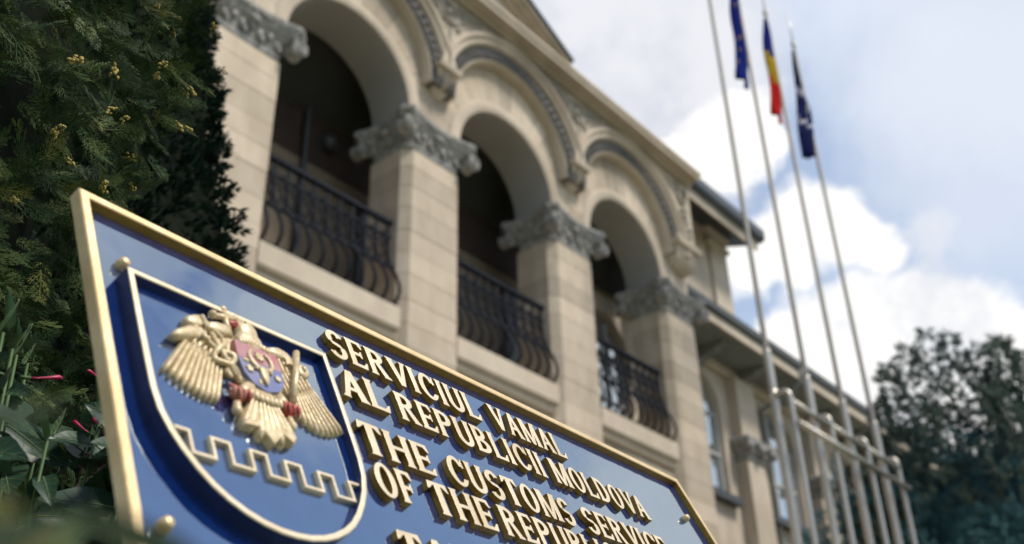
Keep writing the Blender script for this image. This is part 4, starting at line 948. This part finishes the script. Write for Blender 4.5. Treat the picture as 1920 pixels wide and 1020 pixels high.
# legs, claws
for (cx_, cy_, kx, ky, lx, ly) in ((-.3765, -.1835, -.3810, -.2010, -.360, -.170), (-.3170, -.1800, -.3160, -.1970, -.326, -.168)):
    b = MB(); b.tube([(lx, ly, Z0 + .006), (cx_, cy_, Z0 + .008)], [.0075, .005], 8); ep(b, 'leg')
    b = MB(); b.ellipsoid((cx_, cy_, Z0 + .0075), (.0095, .0085, .0062), 12, 8)
    for k in range(4):
        q = -.5 + .36 * k; b.tube([(cx_ - .008 + .0052 * k, cy_ + .006, Z0 + .010), (cx_ - .009 + .0058 * k, cy_ - .001, Z0 + .0138), (cx_ - .009 + .0058 * k, cy_ - .0078, Z0 + .0105)], [.0022, .0027, .0013], 6)
    ep(b, 'claw', 'red')
    b = MB(); b.tube([(kx * .5 + cx_ * .5, ky * .5 + cy_ * .5, Z0 + .006), (kx, ky, Z0 + .006)], [.0036, .0042], 8); b.ellipsoid((kx, ky - .001, Z0 + .006), (.0050, .0062, .0048)); ep(b, 'knob')
# tail
for k in range(8):
    t = k / 7; u = (t - .5) * 2
    p = (-.3475 + .008 * u, -.1720); q = (-.3480 + .0300 * u, -.2190 + (.0035 * abs(u) if abs(u) > .5 else -.0075 * abs(math.sin(u * 5.2))) - .002)
    b = MB(); feather(b, p, q, .0026, .0050, Z0, .0122, 7); ep(b, 'feather')
b = MB(); dome(b, [(-.3805, -.2190), (-.3600, -.1790), (-.3475, -.1740), (-.3370, -.1790), (-.3160, -.2150), (-.3225, -.2235), (-.3330, -.2165), (-.3490, -.2330), (-.3605, -.2175)], Z0, Z0 + .0098, .9); ep(b, 'tail_base', smooth=False)
b = MB()
for k in range(7): t = k / 6; b.ellipsoid((-.3640 + .034 * t, -.1800 - .0022 * math.sin(t * 3.1), Z0 + .0115), (.0036, .0062, .0032), 8, 5)
ep(b, 'tail_ruff')
# breast shield
bs = [(-.3680, -.1160), (-.3430, -.1150), (-.3165, -.1165), (-.3150, -.1370), (-.3175, -.1545), (-.3260, -.1655), (-.3430, -.1720), (-.3580, -.1660), (-.3660, -.1560), (-.3690, -.1370)]
zb = Z0 + .0125
top_ = [p for p in bs if p[1] > -.1371]; top_ = [(-.3680, -.1160), (-.3690, -.1370), (-.3150, -.1370), (-.3165, -.1165), (-.3430, -.1150)]; low_ = [(-.3690, -.1373), (-.3660, -.1560), (-.3580, -.1660), (-.3430, -.1720), (-.3260, -.1655), (-.3175, -.1545), (-.3150, -.1373)]
b = MB(); b.loft([[(x, y, z) for x, y in top_] for z in (Z0 + .003, zb)]); ep(b, 'red_field', 'purple_red', False)
b = MB(); b.loft([[(x, y, z) for x, y in low_] for z in (Z0 + .003, zb)]); ep(b, 'blue_half', 'blue_field', False)
b = MB(); c_ = Vector((-.3420, -.1330))
for s_ in (-1, 1): b.tube([(c_.x + s_ * (.0125 * math.sin(q) + .001), c_.y - .001 + .0125 * -math.cos(q) + .0, zb + .001) for q in [.35 + 2.25 * k / 12 for k in range(13)]], [.0030 - .0016 * k / 12 for k in range(13)], 7)
dome(b, [(-.3475, -.1450), (-.3465, -.1580), (-.3425, -.1665), (-.3385, -.1580), (-.3370, -.1450), (-.3420, -.1425)], zb - .001, zb + .0035, .75)
b.tube([(-.3520, -.1475, zb + .001), (-.3470, -.1450, zb + .002), (-.3375, -.1450, zb + .002), (-.3320, -.1475, zb + .001)], .0019, 6); ep(b, 'bull_head')
b = MB()
for c2, r2, n2 in (((-.3420, -.1290), .0062, 8), ((-.3590, -.1500), .0048, 5), ((-.3250, -.1500), .0042, 6)):
    st = [(c2[0] + (r2 if k % 2 == 0 else r2 * .62) * math.sin(k * math.pi / n2), c2[1] + (r2 if k % 2 == 0 else r2 * .62) * math.cos(k * math.pi / n2)) for k in range(2 * n2)][::-1]
    b.loft([[(x, y, zb - .0005) for x, y in st], [(x, y, zb + .0018) for x, y in st]])
b.ellipsoid((-.3600, -.1395, zb), (.0042, .0026, .0018)); b.ellipsoid((-.3490, -.1625, zb), (.002, .0045, .0016)); ep(b, 'star', smooth=False)

# ------------------------------------------------------------------ vegetation
def rot_to(d, roll):
    d = Vector(d).normalized(); q = d.to_track_quat('Y', 'Z'); return (q.to_matrix() @ Matrix.Rotation(roll, 3, 'Y'))
def spray_arrays(seed, L0=.07, cones=False):
    """a flat thuja spray growing along +Y in its XY plane"""
    r = random.Random(seed); v = []; f = []; tips = []
    def scale_chain(x, y, ang, L_, w, z=0., curl=0.):
        n = max(3, int(L_ / .0034)); st = L_ / n
        for k in range(n):
            ww = w * (1 - .45 * k / n); c, s_ = math.cos(ang), math.sin(ang); i0 = len(v)
            v.extend([(x, y, z), (x + c * st * .55 - s_ * ww, y + s_ * st * .55 + c * ww, z - .0004), (x + c * st * 1.3, y + s_ * st * 1.3, z + .0004), (x + c * st * .55 + s_ * ww, y + s_ * st * .55 - c * ww, z - .0004)])
            f.append((i0, i0 + 1, i0 + 2, i0 + 3)); x += c * st; y += s_ * st; ang += curl * st; z += r.uniform(-.0006, .0006)
        return x, y
    n = 7; x = y = 0.; a = math.pi / 2; st = L0 / n
    for k in range(n):
        t = k / n; nx_, ny_ = x + math.cos(a) * st, y + math.sin(a) * st
        scale_chain(x, y, a, st, .0012)
        for s_ in (-1, 1):
            bl = L0 * .46 * (1 - t) ** .7 * (.55 + .45 * min(1, t * 4)) * r.uniform(.8, 1.15) + .005; ba = a + s_ * r.uniform(.5, .72)
            bx, by = x, y; m_ = 3; zz = r.uniform(-.004, .004)
            for j in range(m_):
                ex, ey = scale_chain(bx, by, ba, bl / m_, .00105, zz)
                for s2 in (-1, 1):
                    sl2 = bl * .34 * (1 - j / m_) * r.uniform(.7, 1.2) + .003; tx, ty_ = scale_chain(bx, by, ba + s2 * .55, sl2, .00095, zz)
                bx, by = ex, ey; ba -= s_ * .09
            tips.append((bx, by))
        x, y = nx_, ny_; a += r.uniform(-.07, .07)
    return np.array(v), np.array(f), tips
sprays = [spray_arrays(s, .062 + .010 * (s % 3)) for s in range(5)]
spray_me = []
for v, f, tips in sprays:
    me = bpy.data.meshes.new('spray'); me.from_pydata([tuple(p) for p in v], [], [tuple(q) for q in f]); me.materials.append(M['thuja']); spray_me.append(me)
def join_arrays(name, items, mat, parent, arrs, kind='stuff'):
    V = []; Fs = []; k = 0
    for mi, R_, loc, sc in items:
        v, f = arrs[mi][0], arrs[mi][1]; vv = (v * sc) @ np.array(R_).T + np.array(loc); V.append(vv); Fs.append(f + k); k += len(v)
    V = np.concatenate(V); nF = sum(len(f) for f in Fs); m_ = Fs[0].shape[1]; Fs = np.concatenate(Fs)
    me = bpy.data.meshes.new(name); me.vertices.add(len(V)); me.vertices.foreach_set('co', V.ravel()); me.loops.add(nF * m_); me.loops.foreach_set('vertex_index', Fs.ravel().astype(np.int32))
    me.polygons.add(nF); me.polygons.foreach_set('loop_start', np.arange(0, nF * m_, m_, dtype=np.int32)); me.update(); me.validate(); me.materials.append(M[mat])
    o = link(name, me, parent)
    if kind: o['kind'] = kind
    return o
# golden thuja behind the sign's left edge
TH = (.245, 1.53)
thuja = empty('thuja_bush', (TH[0], TH[1], 0)); tag(thuja, 'green thuja bush with golden cone tips behind the left end of the sign', 'conifer')
b = MB(); b.tube([(0, 0, 0), (.02, .01, 1.6), (0, 0, 3.1)], [.05, .035, .012], 8); b.build('trunk', 'bark', thuja)
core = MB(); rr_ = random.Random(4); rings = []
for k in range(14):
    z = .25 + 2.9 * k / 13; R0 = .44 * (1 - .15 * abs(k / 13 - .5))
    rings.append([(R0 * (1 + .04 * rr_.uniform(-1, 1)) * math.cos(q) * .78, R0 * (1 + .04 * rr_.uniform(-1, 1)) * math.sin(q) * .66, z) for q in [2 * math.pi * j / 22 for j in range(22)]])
core.loft(rings); core.build('crown_core', 'dark_fill', thuja)  # solid core, coloured as the shade between the sprays
def frame_rot(y_dir, z_dir):
    y = Vector(y_dir).normalized(); z = Vector(z_dir); z = (z - y * z.dot(y)).normalized(); x = y.cross(z)
    return Matrix(((x.x, y.x, z.x), (x.y, y.y, z.y), (x.z, y.z, z.z)))
items = []; r = random.Random(21)
def thuja_spray(a0, a1, z0, z1, clump):
    ang = math.radians(r.uniform(a0, a1)); z = r.uniform(z0, z1)
    cl = math.sin(ang * 9 + z * 13) * math.sin(z * 19 + ang * 5)
    if cl < -.35 and r.random() < clump: return None
    rad = 1 + .10 * cl + r.uniform(-.16, .05)
    x, y = (.44 + .05 * (z - 2.2)) * rad * math.cos(ang), .40 * rad * math.sin(ang)
    out = Vector((math.cos(ang), math.sin(ang), 0)); tan = Vector((-math.sin(ang), math.cos(ang), 0))
    d = out * r.uniform(.05, .9) + tan * r.uniform(-1, 1) + Vector((0, 0, r.uniform(-.9, .7)))
    n_ = out + tan * r.uniform(-.8, .8) + Vector((0, 0, r.uniform(-.9, .9)))
    return (r.randrange(5), frame_rot(d, n_), (x, y, z), r.uniform(.6, 1.1))
near = [q for q in (thuja_spray(188, 345, 1.7, 2.85, .85) for k in range(2500)) if q]
far = [q for q in (thuja_spray(0, 360, .3, 3.1, .3) for k in range(1500)) if q]
items = near + far
near.sort(key=lambda q: -math.hypot(q[2][0] / .49, q[2][1] / .40))
vis = near[:290]; vid = set(id(q) for q in vis); rest = [q for q in items if id(q) not in vid]; cand = near
gold_me = []
for me in spray_me:
    c_ = me.copy(); c_.materials.clear(); c_.materials.append(M['thuja_gold']); gold_me.append(c_)
for mi, R_, loc, sc in vis:
    o = link('spray', (gold_me if r.random() < .16 else spray_me)[mi], thuja); o.matrix_local = Matrix.Translation(loc) @ R_.to_4x4() @ Matrix.Scale(sc, 4)
join_arrays('foliage', rest, 'thuja', thuja, sprays)
# golden cone clusters
cb = []
for s in range(3):
    r = random.Random(70 + s); b = MB()
    for k in range(13): t = k / 12; b.ellipsoid((r.uniform(-.0045, .0045), .017 * t + r.uniform(-.001, .001), r.uniform(-.004, .004)), (.0021, .0032, .0021), 6, 4)
    cb.append(b.mesh('cone_cluster', 'thuja_tip', smooth='all'))
r = random.Random(5)
for k in range(95):
    mi, R_, loc, sc = r.choice(vis if r.random() < .75 else cand); tx, ty_ = r.choice(sprays[mi][2]); p = Vector(loc) + R_ @ Vector((tx * sc, ty_ * sc, .001))
    if p.z < 2.12 and r.random() < .6: continue
    o = link('cone_cluster', cb[k % 3], thuja); o.matrix_local = Matrix.Translation(p) @ (R_ @ Matrix.Rotation(r.uniform(-.6, .6), 3, 'Z')).to_4x4() @ Matrix.Scale(r.uniform(.6, 1.25), 4)
# needle tuft trees
def tuft_arrays(seed, n=9, L_=.05, w=.006, spread=.9):
    r = random.Random(seed); v = []; f = []
    for k in range(n):
        a = r.uniform(0, 6.283); e = r.uniform(0, spread); d = Vector((math.sin(e) * math.cos(a), math.cos(e), math.sin(e) * math.sin(a))); s_ = d.cross(Vector((r.uniform(-1, 1), r.uniform(-1, 1), r.uniform(-1, 1)))).normalized() * w
        l = L_ * r.uniform(.6, 1.1); o = Vector((0, r.uniform(0, L_ * .5), 0)); i0 = len(v); v += [tuple(o - s_ * .4), tuple(o + d * l * .5 - s_), tuple(o + d * l), tuple(o + d * l * .5 + s_)]; f.append((i0, i0 + 1, i0 + 2, i0 + 3))
    return np.array(v), np.array(f)
def cone_tree(name, label, loc, prof, n, mat, tl, tw, seed, corem='dark_fill', squash=1., nn=9, lean=.6, coref=.86):
    root = empty(name, loc); tag(root, label, 'conifer'); H = prof[-1][0]; r = random.Random(seed)
    b = MB(); b.tube([(0, 0, 0), (0, 0, H * .5), (0, 0, H * .95)], [H * .02, H * .012, H * .003], 8); b.build('trunk', 'bark', root)
    def rad(z):
        for (z0, r0), (z1, r1) in zip(prof[:-1], prof[1:]):
            if z0 <= z <= z1: return r0 + (r1 - r0) * (z - z0) / (z1 - z0)
        return 0
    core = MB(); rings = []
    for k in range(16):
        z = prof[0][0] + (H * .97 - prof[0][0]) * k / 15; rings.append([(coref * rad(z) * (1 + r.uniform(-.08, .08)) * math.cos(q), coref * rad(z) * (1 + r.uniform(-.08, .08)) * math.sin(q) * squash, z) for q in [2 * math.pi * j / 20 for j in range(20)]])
    core.loft(rings); core.build('crown_core', corem, root)
    arrs = [tuft_arrays(s + seed, nn, tl, tw) for s in range(4)]; items = []
    for k in range(n):
        z = r.uniform(prof[0][0], H); a = r.uniform(0, 6.283); cl = math.sin(a * 7 + z * 3 / tl * .08) * math.sin(z * 5 + a * 3)
        rr = rad(z) * (.97 + .07 * cl + r.uniform(-.07, .06)); d = Vector((math.cos(a), math.sin(a), r.uniform(0, 1.6) * lean))
        items.append((k % 4, rot_to(d, r.uniform(0, 6)), (rr * math.cos(a), rr * math.sin(a) * squash, z), r.uniform(.7, 1.3)))
    join_arrays('foliage', items, mat, root, arrs); return root
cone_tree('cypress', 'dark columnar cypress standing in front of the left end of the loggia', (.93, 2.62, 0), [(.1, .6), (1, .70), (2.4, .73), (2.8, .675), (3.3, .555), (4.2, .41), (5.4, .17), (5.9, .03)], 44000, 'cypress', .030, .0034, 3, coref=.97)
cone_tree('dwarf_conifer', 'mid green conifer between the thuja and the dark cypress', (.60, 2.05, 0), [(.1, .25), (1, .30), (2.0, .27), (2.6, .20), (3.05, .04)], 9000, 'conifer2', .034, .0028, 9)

# big blue-green spruce on the right
spr = empty('spruce_tree', (18, 4.2, 0)); tag(spr, 'tall dense blue-green spruce group to the right of the flagpoles', 'tree')
b = MB(); b.tube([(0, 0, 0), (0, 0, 5), (.1, 0, 9)], [.3, .2, .05], 10); b.build('trunk', 'bark', spr)
r = random.Random(12)
arrs = [tuft_arrays(s + 40, 12, .17, .010, .8) for s in range(5)]; items = []; top_items = []
# leader tops: x, y, height, crown radius, sparse top
lead = [(0, .84, 10.0, .9), (.2, .50, 9.85, .8), (-.1, 1.22, 9.72, .9), (-.4, 1.52, 9.4, 1.0), (.3, .13, 9.6, .8), (.2, -.23, 9.5, .8), (-.2, -.44, 9.3, .8), (.3, -.60, 9.2, .9),
        (-.3, 1.85, 8.8, 1.1), (-.5, 2.2, 8.0, 1.1), (-.5, 2.6, 7.6, 1.0), (0, -1.1, 9.0, 1.1), (.2, -1.8, 8.6, 1.2), (-.9, .9, 8.3, 1.5), (-1.0, -.3, 8.2, 1.6), (-.9, 1.9, 7.4, 1.4), (0, -2.6, 8.2, 1.4)]
core = MB()
for cx_, cy_, cz_, rx, rz in ((.1, .6, 4.6, 1.4, 3.0), (.1, -1.0, 4.6, 1.3, 2.9), (0, 1.9, 3.8, 1.1, 2.6), (0, -2.4, 4.0, 1.2, 2.7)): core.ellipsoid((cx_, cy_, cz_), (rx * .8, rx, rz), 14, 10)
core.build('crown_core', 'spruce', spr)
for lx, ly, lh, lr in lead:
    for k in range(2300):
        z = lh - (lh - 1.0) * r.random() ** 1.15; dz = lh - z; a = r.uniform(0, 6.283)
        R0 = min(lr * 1.2, .05 + dz * .34); tier = .72 + .30 * math.sin(z * 5.5 + a * 2 + lx * 9 + ly * 4) + r.uniform(-.25, .12)
        rr = R0 * tier; dirv = Vector((math.cos(a), math.sin(a), r.uniform(-.1, 1.3))); q = (k % 5, rot_to(dirv, r.uniform(0, 6)), (lx + rr * math.cos(a), ly + rr * math.sin(a), z), r.uniform(.6, 1.25))
        if dz < 2.0:
            if r.random() < .25 + .35 * dz / 2: top_items.append(q)
        else: items.append(q)
join_arrays('foliage', items, 'spruce', spr, arrs); join_arrays('top_foliage', top_items, 'spruce_top', spr, arrs)
items = []
for k in range(900):
    t = r.random(); items.append((k % 5, rot_to((-.4, .8, r.uniform(-.3, .6)), r.uniform(0, 6)), (-.6 - .8 * t + r.uniform(-.3, .3), 2.3 + 1.0 * t + r.uniform(-.4, .4), 6.6 - 1.2 * t + r.uniform(-1.6, .8)), r.uniform(.5, .9)))
join_arrays('low_branch', items, 'spruce', spr, arrs)

# flowering plant with big leaves, lower left
def leaf_mesh(name, L_, W_, mat, fold=.25, droop=.25, seed=0):
    r = random.Random(seed); b = MB(); n = 9; v = []; f = []
    for k in range(n + 1):
        t = k / n; w = W_ * .5 * (math.sin(math.pi * min(1, t ** .62)) ** .85) * (1 if t > .02 else .2) * (1 + .05 * r.uniform(-1, 1)); z = -droop * L_ * t * t
        for u in (-1, -.5, 0, .5, 1):
            v.append((u * w, t * L_, z + abs(u) * w * fold + .012 * L_ * math.sin(t * 16 + abs(u) * 5) * abs(u)))
    for k in range(n):
        for j in range(4): f.append((k * 5 + j, k * 5 + j + 1, (k + 1) * 5 + j + 1, (k + 1) * 5 + j))
    b.add(v, f)
    vein = [(0, L_ * t, -droop * L_ * t * t + .0007) for t in [q / 8 for q in range(9)]]
    b.tube(vein, [.0008 * (1.1 - q / 8) + .0001 for q in range(9)], 4, mi=1)
    for k in range(1, 5):
        t = k / 6 + .04
        for s_ in (-1, 1):
            t2 = t + .16; w2 = W_ * .5 * math.sin(math.pi * min(1, t2 ** .62)) ** .85 * .86
            b.tube([(0, t * L_, -droop * L_ * t * t + .0004), (s_ * w2 * .5, (t + .09) * L_, -droop * L_ * (t + .09) ** 2 + w2 * .5 * fold + .0006), (s_ * w2, t2 * L_, -droop * L_ * t2 * t2 + w2 * fold + .0006)], .00025, 3, mi=1, caps=False)
    return b.mesh(name, [mat, 'leaf_vein'], smooth='all')
leaf_me = [leaf_mesh('leaf', .074, .043, 'flower_leaf', .22, .22, 1), leaf_mesh('leaf', .064, .033, 'flower_leaf', .35, .35, 2), leaf_mesh('leaf', .085, .050, 'flower_leaf', .15, .12, 3)]
young_me = leaf_mesh('young_leaf', .034, .011, 'leaf_young', .5, -.15, 5)
b = MB(); b.tube([(0, 0, 0), (0, .010, 0), (0, .021, .001), (0, .030, .002), (0, .0335, .002)], [.0007, .0010, .0017, .0026, .0006], 8, mi=0); b.tube([(0, -.007, 0), (0, .003, 0)], [.0022, .0018], 6, mi=1); bud_me = b.mesh('flower_bud', ['magenta', 'leaf_young'], smooth='all')
plant = empty('flowering_plant', (.50, 1.12, 0)); tag(plant, 'leafy plant with closed magenta flower buds beside the lower left edge of the sign', 'plant')
r = random.Random(33)
stems = []
for k in range(30):
    x0, y0 = r.uniform(-.10, .10), r.uniform(-.08, .12)
    tip = Vector((r.uniform(-.14, .07), r.uniform(-.13, .08), r.uniform(1.78, 2.04)))
    p = [Vector((x0, y0, 0)), Vector((x0 * 1.1, y0, 1.0)), Vector((tip.x * .8, tip.y * .8, tip.z - .25)), tip]; stems.append(p)
    b = MB(); b.tube([tuple(q) for q in p], [.005, .004, .0028, .0016], 6); b.build('stem', 'leaf_young', plant, smooth='all')
    for j in range(13):
        t = 1 - j * .075; seg = p[2].lerp(p[3], max(0, (t - .55) / .45)) if t > .55 else p[1].lerp(p[2], max(0, t / .55))
        for s_ in (0, 1):
            a = j * 1.57 + s_ * math.pi + r.uniform(-.5, .5); d = Vector((math.cos(a), math.sin(a), r.uniform(-.35, .55)))
            if j == 0:
                o = link('leaf', young_me, plant); d = Vector((math.cos(a) * .4, math.sin(a) * .4, .9)); sc = r.uniform(.8, 1.4)
            else: o = link('leaf', leaf_me[r.randrange(3)], plant); sc = r.uniform(.7, 1.15) * (.55 + .45 * min(1, j / 3))
            if j: d.z = r.uniform(-.9, .35)
            qq = frame_rot(d, (-.35 + r.uniform(-.7, .7), -.8 + r.uniform(-.4, .3), .55 + r.uniform(-.5, .5))) if j else d.to_track_quat('Y', 'Z').to_matrix()
            o.matrix_local = Matrix.Translation(seg + Vector((r.uniform(-.01, .01),) * 3)) @ qq.to_4x4() @ Matrix.Scale(sc, 4)
    if k % 3 == 0:
        for j in range(3):
            a = r.uniform(0, 6.28); d = Vector((math.cos(a), math.sin(a) * .6, r.uniform(-.1, .5))); o = link('flower_bud', bud_me, plant)
            base = p[2].lerp(p[3], r.uniform(.55, .98)); o.matrix_local = Matrix.Translation(base + d * .016 + Vector((0, -.01, 0))) @ d.to_track_quat('Y', 'Z').to_matrix().to_4x4() @ Matrix.Scale(r.uniform(.75, 1.15), 4)
# out of focus leaves right in front of the camera
fgp = empty('foreground_shrub', (.16, .30, 0)); tag(fgp, 'yellowing narrow leaved shrub very close and out of focus at the bottom left', 'shrub')
fg_me = [leaf_mesh('leaf', .060, .018, 'fg_leaf', .2, .2, 7), leaf_mesh('leaf', .075, .013, 'fg_dark', .2, .15, 8)]
r = random.Random(50)
# leaf centre (relative to the eye height), growth direction, kind
FGL = [((.150, .350, .118), (.9, .1, .25), 0), ((.128, .352, .096), (.7, -.3, .6), 0), ((.178, .340, .098), (1, -.2, .1), 0), ((.150, .345, .088), (.4, .2, .8), 0), ((.120, .36, .125), (.6, -.2, .5), 0),
       ((.221, .318, .090), (.9, .1, .3), 1), ((.255, .300, .082), (1, 0, .1), 1), ((.200, .330, .100), (.7, -.1, .5), 1), ((.150, .385, .168), (.62, -.25, .45), 1), ((.205, .32, .078), (.9, -.3, .2), 0),
       ((.205, .328, .118), (1, .1, .0), 1), ((.190, .335, .108), (.8, .3, .3), 1), ((.235, .31, .100), (1, -.2, .2), 1), ((.19, .32, .09), (1, .2, .1), 0), ((.14, .34, .10), (1, -.1, .4), 0), ((.16, .33, .10), (.5, .1, .9), 0), ((.22, .30, .092), (1, .1, -.1), 1), ((.17, .345, .125), (.9, 0, .5), 1)]
for k, (c_, d_, mi) in enumerate(FGL):
    d = Vector(d_).normalized(); ctr = Vector((c_[0] * .62 - .16, c_[1] * .62 - .30, (c_[2] - (.014 if mi else .004)) * .62 + CAM_Z)); tip = ctr - d * .026; base = Vector((r.uniform(-.04, .04), r.uniform(-.03, .05), 0))
    b = MB(); b.tube([tuple(base), tuple(base * .6 + Vector((0, 0, 1.0))), tuple(tip - Vector((.01, 0, .03))), tuple(tip)], [.003, .002, .0012, .001], 5); b.build('stem', 'leaf_young', fgp)
    o = link('leaf', fg_me[mi], fgp); o.matrix_local = Matrix.Translation(tip) @ frame_rot(d, (-.3 + r.uniform(-.3, .3), -.8, .3 + r.uniform(-.4, .4))).to_4x4() @ Matrix.Scale(r.uniform(.52, .68), 4)
